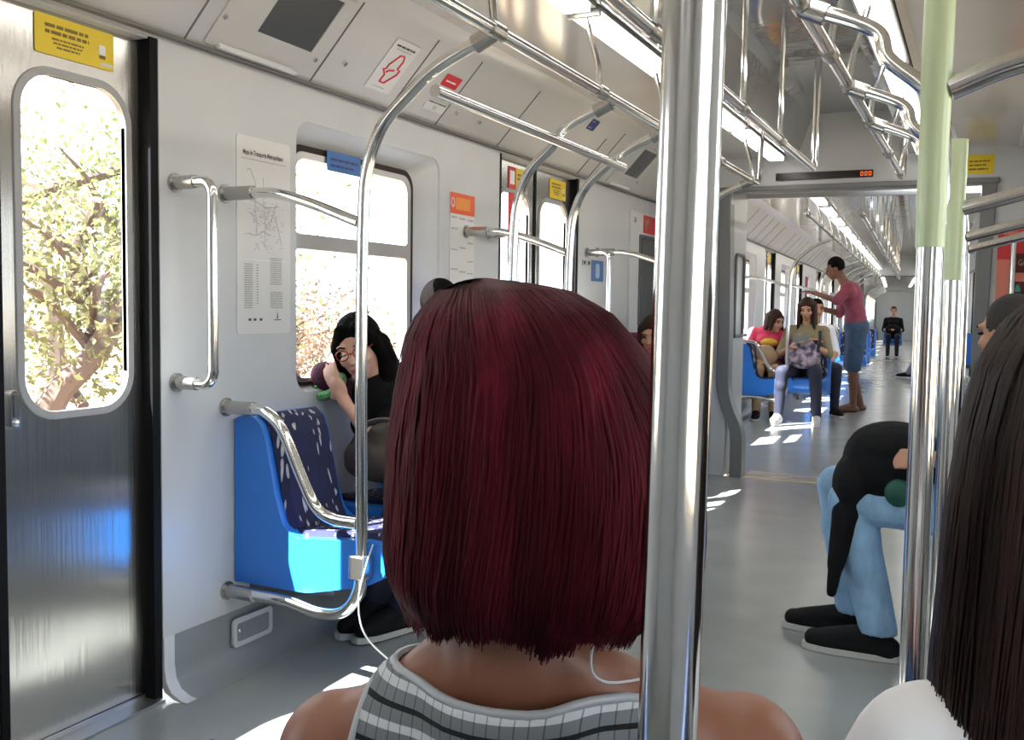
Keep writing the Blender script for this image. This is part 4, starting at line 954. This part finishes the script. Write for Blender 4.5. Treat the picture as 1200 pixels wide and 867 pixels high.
strand_hair(p1, (.499, .765, 1.222), PR, 7500, ['hair_red', 'hair_roots'], 3, (math.radians(-225), math.radians(45)), part=(-.055, -.015), lenj=.005, round_side=.29, hem=.016)
# earphone wire of the red-haired woman
tag(obj('earphone_cable', MB().tube(smooth_line([(.585, .70, .99), (.572, .69, .935), (.578, .70, .912), (.60, .74, .905), (.615, .80, .90)], 6), .0011, 6), 'wire'), 'thin white earphone wire beside the neck of the red-haired woman', 'cable')

# 2 -- dark-haired woman on the right
p2 = Fig('person with long straight dark brown hair and white shirt, seen from behind', (0.945, 0.80, 0), 0.0, vs=.009)
p2.seated(seat=.38, head=(0, .03, 1.085), neck0=(0, -.01, .93), neck1=(0, .0, 1.0), chest=(0, 0, .735), shl=(-.130, .0, .850), shr=(.160, .0, .835))
p2.head(p2.body); p2.neck(p2.body); p2.torso(p2.body, 0, True); p2.arms(p2.body); p2.legs(p2.body); p2.feet(p2.body)
for q in 'lr': p2.hand(p2.body, q, .7, thumb=1 if q == 'l' else -1)
p2.done_body('skin_light'); p2.face()
sh = MB(); p2.torso(sh, .012, True); p2.arms(sh, g=.022, to=1)
for q in (-1, 1): sh.cap((q * .045, -.01, .945), (q * .12, .0, .876), .034, .038)
p2.part('shirt', sh, 'white_cloth')
p2.part('sleeve_patch', MB().ell((-.196, -.045, .82), (.018, .018, .025)), 'orange', False, label='orange patch on the sleeve')
p2.part('hood', MB().cap((-.11, -.115, .835), (.12, -.115, .835), .03, .03).ell((0, -.11, .82), (.14, .035, .04)), 'grey_cloth', label='grey cloth hanging at the back')
tr = MB(); p2.legs(tr, g=.012); tr.ell(p2.J['pelvis'], (.175, .125, .12)); p2.part('trousers', tr, 'navy_cloth', vs=.012); p2.shoes()
PR2 = [(0, 0), (-.003, .035), (-.012, .072), (-.035, .102), (-.07, .120), (-.12, .131), (-.18, .137), (-.25, .141), (-.31, .144), (-.36, .145), (-.40, .143)]
strand_hair(p2, (.952, .825, 1.232), PR2, 6500, ['hair_dark', 'hair_dark'], 11, (math.radians(-235), math.radians(55)), part=(.0, -.01), lenj=.02, back=.86, wig=.002, twist=.06)

# 3 -- man in jeans on the far-side seat, facing the aisle
p3 = Fig('person in pale blue jeans with a black bag on the lap, facing the aisle', (1.02, 3.66, 0), PI / 2, vs=.009)
p3.seated(seat=.45, kneer=(.135, .575, .535), anrk=0, kneel=(-.10, .60, .55)) if False else p3.seated(seat=.45)
p3.J.update(kneel=(-.115, .575, .545), ankl=(-.105, .465, .09), toel=(-.10, .68, .04), kneer=(.115, .645, .555), ankr=(.105, .57, .09), toer=(.10, .785, .04), head=(0, .105, 1.135), neck1=(0, .06, 1.05), neck0=(0, .03, .97), fwd=(.75, 1, -.12),
            wril=(-.225, .29, .725), elbl=(-.25, .06, .73), elbr=(.22, .14, .72), wrir=(.10, .36, .70), hdl=(.12, .95, -.05), hdr=(-.5, .8, 0), hnl=(-1, 0, .45), hnr=(0, 0, 1))
p3.head(p3.body); p3.neck(p3.body); p3.torso(p3.body); p3.arms(p3.body); p3.legs(p3.body); p3.feet(p3.body)
p3.hand(p3.body, 'l', .45, thumb=-1); p3.hand(p3.body, 'r', .5, thumb=1)
p3.done_body('skin_tan'); p3.face(brow='hair_grey'); p3.hair('hair_grey', 'short')
s3 = MB(); p3.torso(s3, .014); p3.arms(s3, g=.018, to=1); p3.part('jacket', s3, 'shoe_black')
j3 = MB(); p3.legs(j3, g=.016); j3.ell(p3.J['pelvis'], (.18, .13, .12))
for q in 'lr': j3.cap(Vector(p3.J['knee' + q]).lerp(Vector(p3.J['ank' + q]), .3), Vector(p3.J['ank' + q]) + Vector((0, 0, .01)), .072, .062)
p3.part('jeans', j3, 'jeans', it=3, cut=lambda p: p.z < .088, thick=.004); p3.shoes()
bag = thing('bag', 'black rucksack lying on the lap of the person in jeans', 'bag', (.55, 3.62, .62))
b_ = MB().ell((.575, 3.63, .735), (.15, .17, .085)).ell((.50, 3.64, .68), (.095, .16, .115)).ell((.62, 3.60, .68), (.13, .15, .085)).ell((.455, 3.58, .60), (.075, .13, .11)).ell((.45, 3.535, .535), (.06, .07, .09)).ell((.55, 3.52, .655), (.10, .06, .10))
obj('body', voxel(b_, .009, 5), 'black_cloth', bag, smooth=60)
obj('strap', voxel(MB().cap((.47, 3.55, .62), (.44, 3.505, .50), .06, .05).cap((.44, 3.505, .50), (.415, 3.475, .33), .048, .030).cap((.415, 3.475, .33), (.405, 3.47, .235), .026, .018), .007, 3), 'black_cloth', bag, smooth=60)
obj('side_pocket', voxel(MB().ell((.605, 3.475, .60), (.045, .03, .05)), .006, 2), 'green_cloth', bag, smooth=60)['label'] = 'dark green pocket'
obj('zip', MB().tube(smooth_line([(.555, 3.468, .66), (.54, 3.478, .64), (.535, 3.485, .615)], 5), .003, 6), 'panel_grey', bag)

# 4 -- sleeping woman leaning on the window sill
p4 = Fig('person with long black hair and red glasses asleep leaning on the window sill', (-1.06, 3.16, 0), math.radians(192), vs=.006)
Mi = p4.M.inverted(); L = lambda x, y, z: tuple(Mi @ Vector((x, y, z)))
D4 = lambda x, y, z: tuple(Mi.to_3x3() @ Vector((x, y, z)))
p4.seated(seat=.46)
p4.J.update(pelvis=L(-1.05, 3.20, .55), waist=L(-1.09, 3.15, .68), chest=L(-1.125, 3.09, .80), neck0=L(-1.165, 3.065, .905), neck1=L(-1.19, 3.04, .965), head=L(-1.225, 3.005, 1.040), fwd=D4(.28, -.93, -.22), up=D4(-.22, .0, .95),
            shr=L(-1.265, 3.10, .845), shl=L(-.985, 3.05, .860), elbr=L(-1.355, 2.985, .915), wrir=L(-1.365, 3.10, 1.045), hdr=D4(.25, .35, .8), hnr=D4(-.9, 0, .2),
            elbl=L(-1.075, 2.91, .690), wril=L(-1.222, 2.912, .850), hdl=D4(-.50, .05, .72), hnl=D4(-.2, -1, 0),
            hipr=L(-1.13, 3.17, .54), hipl=L(-.97, 3.17, .54), kneer=L(-.93, 2.86, .56), kneel=L(-.80, 2.95, .55), ankr=L(-1.13, 2.985, .12), ankl=L(-1.045, 3.0, .09), toer=L(-1.185, 2.875, .04), toel=L(-1.10, 2.855, .045))
p4.head(p4.body); p4.neck(p4.body, .045); p4.torso(p4.body, -.01, True); p4.arms(p4.body, g=-.006); p4.legs(p4.body, g=-.006); p4.feet(p4.body)
p4.hand(p4.body, 'l', .25, thumb=1); p4.hand(p4.body, 'r', .5, thumb=1)
p4.done_body('skin_light'); p4.face('closed')
hc, HM, H = p4.headframe(); hb = MB()
hb.ell(H(0, -.022, .032), (.086, .096, .098), HM)
for q in (-1, 1):
    hb.cap(H(q * .03, .055, .085), H(q * .078, .025, .015), .022, .022); hb.cap(H(q * .078, .025, .015), H(q * .086, .0, -.06), .020, .020); hb.cap(H(q * .08, -.03, .0), H(q * .09, -.03, -.09), .032, .030)
l1 = Vector(L(-1.10, 3.03, .90)); l2 = Vector(L(-1.075, 3.02, .80)); l3 = Vector(L(-1.09, 3.00, .735))
hb.cap(H(-.085, -.02, -.05), l1, .036, .040); hb.cap(l1, l2, .040, .034); hb.cap(l2, l3, .034, .018); hb.cap(H(-.06, -.06, -.05), Vector(L(-1.10, 3.12, .88)), .04, .045)
hb.cap(H(-.07, .0, .03), H(-.095, -.01, -.07), .03, .034)
p4.part('hair', hb, 'hair_black', it=5)
gl = MB()
for q in (-1, 1):
    gl.tube([H(q * .034 + .025 * math.cos(a * .4488), .1015 - .010 * abs(math.cos(a * .4488) * q + .3), .000 + .019 * math.sin(a * .4488)) for a in range(14)], .0024, 6, closed=True)
    gl.tube([H(q * .059, .092, .006), H(q * .078, .02, .012)], .0022, 6)
gl.tube([H(-.010, .104, .004), H(.010, .104, .004)], .0022, 6); g_, _ = p4.part('glasses', gl, 'lens_red', False)
dr = MB(); p4.torso(dr, .004, True); p4.part('dark_top', dr, 'black_cloth')
kn = MB().cap(L(-1.30, 3.07, .86), L(-1.352, 2.99, .925), .054, .052).ell(L(-1.362, 2.980, .935), (.052, .05, .05)); p4.part('sleeve', kn, 'purple_knit', label='purple knitted sleeve')
cu = MB().tube([tuple(Vector(L(-1.335, 2.972, .893)) + Vector((0, 0, .004)) + Vector(D4(1, -.15, .1)).normalized() * .060 * math.cos(a * .3927) + Vector(D4(0, .75, .66)).normalized() * .056 * math.sin(a * .3927)) for a in range(16)], .017, 8, closed=True); p4.part('sleeve_cuff', cu, 'green_knit', False, label='green cuff of the purple sleeve')
gs = MB().cap(L(-1.00, 2.985, .83), L(-1.01, 2.955, .74), .028, .030); p4.part('shirt_trim', gs, 'green_knit', label='green trim of the top')
t4 = MB(); p4.legs(t4, g=.006); t4.ell(p4.J['pelvis'], (.16, .12, .11)); p4.part('trousers', t4, 'navy_cloth', vs=.009); p4.shoes()
bg4 = thing('handbag', 'dark brown shoulder bag on the lap of the sleeping woman', 'bag', (-1.07, 2.93, .58))
obj('body', voxel(MB().ell((-1.07, 2.925, .655), (.155, .085, .09)).ell((-1.04, 2.93, .71), (.11, .07, .075)).ell((-1.12, 2.925, .63), (.10, .075, .06)), .008, 4), 'brown_bag', bg4, smooth=60)
obj('strap', MB().tube(smooth_line([(-1.17, 2.90, .70), (-1.10, 2.865, .775), (-1.00, 2.86, .80), (-.93, 2.90, .75)], 7), .009, 8, flat=2.0), 'brown_bag', bg4)
tag(obj('earphone_cable', MB().tube(smooth_line([(-.765, 2.41, .49), (-.79, 2.41, .42), (-.815, 2.41, .31), (-.81, 2.44, .20), (-.79, 2.56, .08), (-.80, 2.68, .006)], 8), .0028, 6), 'wire'), 'thin grey cable hanging from the blue seat past the first pole', 'cable')

# 5, 6 -- heads beyond
p5 = Fig('person with cropped dark hair and pale blue shirt behind the sleeping woman', (-1.06, 3.84, 0), math.radians(8), vs=.009)
Mi = p5.M.inverted(); p5.seated(seat=.46); L = lambda x, y, z: tuple(Mi @ Vector((x, y, z)))
p5.J.update(chest=L(-1.12, 3.76, .88), neck0=L(-1.185, 3.72, 1.00), neck1=L(-1.225, 3.69, 1.09), head=L(-1.250, 3.66, 1.185), shr=L(-1.01, 3.75, .945), shl=L(-1.29, 3.68, .965), waist=L(-1.08, 3.80, .73))
p5.head(p5.body); p5.neck(p5.body); p5.torso(p5.body); p5.arms(p5.body); p5.legs(p5.body); p5.feet(p5.body)
for q in 'lr': p5.hand(p5.body, q, .6, thumb=1 if q == 'l' else -1)
p5.done_body('skin_tan'); p5.face(); p5.hair('hair_black', 'short')
s5 = MB(); p5.torso(s5, .014); p5.arms(s5, g=.018, to=1); p5.part('shirt', s5, 'shirt_blue')
t5 = MB(); p5.legs(t5, g=.013); t5.ell(p5.J['pelvis'], (.178, .128, .12)); p5.part('trousers', t5, 'navy_cloth'); p5.shoes()
def simple(label, pos, yaw, J, skin, hair, style, top, bottom, seat=.46, scale=1.0, sleeves=1, shorts=False, stand=False, drop=.25, shoe='shoe_black', vs=.012, fem=True, eyes='open'):
    p = Fig(label, pos, yaw, scale, vs=vs)
    (p.standing() if stand else p.seated(seat=seat)); p.J.update(J)
    p.head(p.body); p.neck(p.body, .05); p.torso(p.body, 0, fem); p.arms(p.body); p.legs(p.body); p.feet(p.body)
    for q in 'lr': p.hand(p.body, q, .55, thumb=1 if q == 'l' else -1)
    p.part('body', p.body, skin, vs=.0075); p.face(eyes); p.hair(hair, style, drop=drop)
    a = MB(); p.torso(a, .013, fem); 
    if sleeves: p.arms(a, g=.017, to=sleeves)
    p.part('shirt', a, top)
    if shorts:
        b = MB(); P_ = Vector(p.J['pelvis']); b.ell(P_, (.182, .135, .14))
        for q in 'lr': b.cap(p.J['hip' + q], Vector(p.J['knee' + q]) + Vector((0, 0, .02)), .105, .088)
        p.part('shorts', b, bottom)
    else:
        b = MB(); p.legs(b, g=.013); b.ell(p.J['pelvis'], (.178, .128, .12)); p.part('trousers', b, bottom)
    if shoe: p.shoes(shoe)
    return p
simple('person with dark hair sitting at the carriage end below the dark cabinet window', (-1.10, 6.25, 0), PI, dict(head=(0, .07, 1.03), neck1=(0, .04, .97), fwd=(0, 1, -.3)), 'skin_tan', 'hair_brown', 'long', 'maroon', 'navy_cloth')

# ================================================================ the next carriage: poles, seats, people
setT(T2)
def far_pole(sg, x, y, label, group, loop=True, bars=True):
    t = thing('grab_pole', label, 'grab pole', (sg * x, y, .25), group)
    top = [(sg * (x - .005), y, 1.45), (sg * (x - .02), y, 1.60), (sg * (x - .07), y, 1.715), (sg * (x - .16), y, 1.80), (sg * .57, y, 1.872), (sg * .40, y, 1.944)]
    pts = smooth_line([(sg * 1.35, y, .262), (sg * 1.11, y, .262), (sg * .99, y, .244), (sg * .90, y, .256), (sg * .845, y, .312), (sg * .826, y, .40), (sg * .826, y, .6), (sg * .83, y, 1.0)] + top, 5)
    obj('upright', MB().tube(pts, .0185, 10), 'chrome', t)
    if bars:
        obj('wall_bar', MB().tube(smooth_line([(sg * 1.35, y, 1.541), (sg * 1.15, y, 1.535), (sg * 1.02, y, 1.502), (sg * .83, y, 1.44)], 5), .0165, 10), 'chrome', t)
        obj('wall_bar', MB().tube(smooth_line([(sg * 1.35, y, .862), (sg * 1.19, y, .855), (sg * 1.125, y, .805), (sg * 1.05, y, .665), (sg * .995, y, .575), (sg * .93, y, .543), (sg * .83, y, .538)], 5), .0185, 10), 'chrome', t)
    return t
ords = ['first', 'second', 'third', 'fourth', 'fifth', 'sixth', 'seventh', 'eighth', 'ninth', 'tenth', 'eleventh', 'twelfth', 'thirteenth', 'fourteenth', 'fifteenth', 'sixteenth']
k = 0
for i, (c, h) in enumerate(D2[:-1]):
    for dy in (.97, 2.45)[:2 if i else 1]: far_pole(-1, .83, c + dy, f'bent chrome pole, {ords[k]} along the wall seats of the next carriage', 'bent poles in the next carriage'); k += 1
k = 0
for i, (c, h) in enumerate(D2[:-1]):
    for j in range(3 if i else 1): seat((-1.345, c + (1.23 if i else 1.175) + .48 * j, 0), 0, f'blue wall seat, {ords[k]} from the gangway in the next carriage', 'blue wall seats in the next carriage', w=.46 if i else .34); k += 1
for sg, nm in ((-1, 'over the wall seats of the next carriage'), (1, 'on the far side of the next carriage')):
    rail('grab_rail', [(sg * .40, .3, 1.948), (sg * .40, L2 - .3, 1.948)], f'chrome overhead rail {nm}', 'overhead rails in the next carriage', [(sg * .40, y, 1.948) for y in np.arange(.5, L2, 1.15)], hdx=sg * .06)
rail('grab_rail', [(0, .3, 1.945), (0, L2 - .3, 1.945)], 'chrome overhead rail along the middle of the next carriage', 'overhead rails in the next carriage', [(0, y, 1.945) for y in np.arange(.6, L2, 1.4)], hz=2.53)
# cross seats by the aisle
i2 = T2.inverted(); c2 = lambda x, y, z=0.0: tuple(i2 @ Vector((x, y, z)))
seat(c2(-1.30, 11.36), -PI / 2, 'blue seat under the person in pink', None)
seat(c2(-.87, 11.28), -PI / 2, 'blue seat under the woman with the printed rucksack', None)
for k, y in enumerate((9.9, 10.9, 13.3)): seat((-.55, y, 0), -PI / 2, f'blue cross seat, {ords[k]} behind the standing man in the next carriage', 'blue cross seats behind the standing man')
def door_tags():
    for k, (c, h) in enumerate(D2[:3]):
        t, f = plate('warning_sticker', f'yellow sticker over the {ords[k]} door of the next carriage', 'sticker', (XD, c + .12, 1.82), YU, ZU, .24, .10, 'yellow', .0015, 'yellow door notices in the next carriage')
door_tags()
t, f = plate('campaign_sticker', 'white sticker with a faint red map in the next carriage', 'sticker', covept(1.55, .06, .001), YU, VS, .17, .22, 'paper'); quad(t, f, .055, .11, .05, .16, 'salmon', 'map_outline')
t, f = plate('red_sign', 'dark red sign on the wall behind the standing man', 'sign', (XW, 9.72, 1.05), YU, ZU, .42, .72, 'maroon')
i2 = T2.inverted(); c2 = lambda x, y, z=0.0: tuple(i2 @ Vector((x, y, z)))
# 7 pink woman bending towards her neighbour
x, y, _ = c2(-1.30, 11.1)
simple('person in pink and yellow top leaning sideways on the seat by the pole', (x, y, 0), math.radians(-173), dict(head=(-.07, .16, 1.08), neck1=(-.05, .11, 1.01), neck0=(-.03, .07, .97), chest=(-.01, .03, .86), shl=(-.19, .07, .93), shr=(.16, .05, .94), elbl=(-.30, .20, .80), wril=(-.42, .34, .88), hdl=(-1, .3, .1), fwd=(-.7, .7, -.3), elbr=(.22, .18, .72), kneel=(-.08, .40, .55), kneer=(.10, .40, .55), ankl=(-.08, .30, .085), ankr=(.10, .30, .085), toel=(-.09, .47, .04), toer=(.11, .47, .04)), 'skin_tan', 'hair_brown', 'long', 'pink', 'beige', drop=.10)
tag(obj('yellow_bag', voxel(MB().ell((x + .03, y - .16, .84), (.10, .06, .05)), .01, 3), 'mustard', smooth=60), 'mustard yellow cloth in the lap of the person in pink', 'cloth')
tag(obj('beige_bag', voxel(MB().ell((x, y - .27, .68), (.15, .10, .11)).ell((x, y - .25, .75), (.11, .08, .07)), .012, 3), 'beige', smooth=60), 'beige bag on the knees of the person in pink', 'bag')
# 8 woman with phone and rucksack, facing this way
x, y, _ = c2(-.87, 10.98)
p8 = simple('person with long brown hair facing the camera, holding a phone', (x, y, 0), PI + math.radians(-3), dict(wril=(-.05, .30, .86), elbl=(-.25, .12, .74), elbr=(.26, .10, .72), wrir=(.12, .30, .80), hdl=(.3, .9, .2), hdr=(-.4, .8, .2), fwd=(0, .95, -.3), kneel=(-.17, .44, .55), kneer=(.17, .44, .55), ankl=(-.19, .40, .085), ankr=(.20, .42, .085), toel=(-.21, .57, .04), toer=(.22, .60, .04)), 'skin_tan', 'hair_brown', 'long', 'olive', 'navy_cloth', shoe='sole')
tag(obj('smartphone', MB().box((x - .09, y - .43, .86), (x + .07, y - .422, .94)), 'phone', bevel=.003), 'grey phone held up by the woman with the printed rucksack', 'phone')
rk = thing('rucksack', 'purple and white printed rucksack on the lap of the woman with a phone', 'bag', (x, y - .26, .62))
obj('body', voxel(MB().ell((x, y - .27, .70), (.19, .09, .12)).ell((x, y - .27, .80), (.14, .08, .10)), .011, 4), 'pack_print', rk, smooth=60)
obj('strap', MB().tube(smooth_line([(x + .13, y - .32, .66), (x + .16, y - .26, .86), (x + .15, y - .12, .98)], 5), .016, 8, flat=.4), 'navy_cloth', rk)
obj('front_pocket', voxel(MB().ell((x, y - .335, .68), (.11, .04, .065)), .011, 3), 'pack_print', rk, smooth=60)
# 9 person in white behind her
x, y, _ = c2(-.92, 11.95)
simple('person in white shirt sitting behind the woman with the phone', (x, y, 0), PI + .4, dict(elbr=(.26, .10, .70)), 'skin_tan', 'hair_black', 'short', 'white_cloth', 'navy_cloth', fem=False)
# 10 standing man
x, y, _ = c2(-.50, 12.3)
simple('person standing in maroon shirt and blue shorts, reaching for a pole', (x, y, 0), math.radians(100), dict(head=(0, .25, 1.575), neck1=(0, .185, 1.485), neck0=(0, .13, 1.40), chest=(0, .06, 1.26), fwd=(.1, .9, -.35), elbl=(-.22, .24, 1.22), wril=(-.12, .46, 1.30), hdl=(.1, 1, .2), hnl=(0, -.2, 1), shl=(-.18, .12, 1.35), shr=(.18, .10, 1.34), waist=(0, .02, 1.09), elbr=(.22, .16, 1.08), wrir=(.16, .40, 1.14), hdr=(-.2, 1, .2), ankl=(-.08, .02, .085), ankr=(.10, -.08, .085), toel=(-.09, .19, .035), toer=(.12, .10, .035)), 'skin_dark', 'hair_black', 'short', 'maroon', 'denim_dark', scale=1.08, shorts=True, stand=True, fem=False, shoe=None)
# 12 seated with a leg stretched out
simple('person in grey trousers with a dark shoe stretched out by the poles', (1.0, 11.45, 0), PI / 2, dict(kneel=(-.12, .46, .53), kneer=(.12, .46, .53), ankl=(-.12, .70, .10), toel=(-.12, .86, .06), ankr=(.12, .62, .10), toer=(.12, .79, .05)), 'skin_tan', 'hair_brown', 'short', 'grey_cloth', 'grey_cloth', fem=False)
seat((1.345, 11.45, 0), PI, 'blue seat under the person in grey trousers', None)
setT(T3)
i3 = T3.inverted(); x, y, _ = tuple(i3 @ Vector((-1.30, 28.3, 0)))
k = 0
for i, (c, h) in enumerate(D3[:-1]):
    for dy in (.97, 2.45): far_pole(-1, .83, c + dy, f'bent chrome pole, {ords[k]} along the farthest carriage', 'bent poles in the farthest carriage', bars=False); k += 1
    for j in range(3): seat((-1.345, c + 1.23 + .48 * j, 0), 0, f'blue wall seat, {ords[i * 3 + j]} along the farthest carriage', 'blue wall seats in the farthest carriage')
simple('person in black holding a black bag, farthest away in the aisle', (x, y, 0), PI, dict(wril=(-.04, .30, .75), wrir=(.06, .30, .75)), 'skin_tan', 'hair_brown', 'short', 'black_cloth', 'navy_cloth', fem=True)
seat((x, y + .28, 0), -PI / 2, 'blue seat under the person in black', None)
tag(obj('black_bag', voxel(MB().ell((x, y - .30, .72), (.20, .10, .15)), .014, 3), 'black_cloth', smooth=60), 'black bag on the lap of the person farthest away', 'bag')
setT(I4)
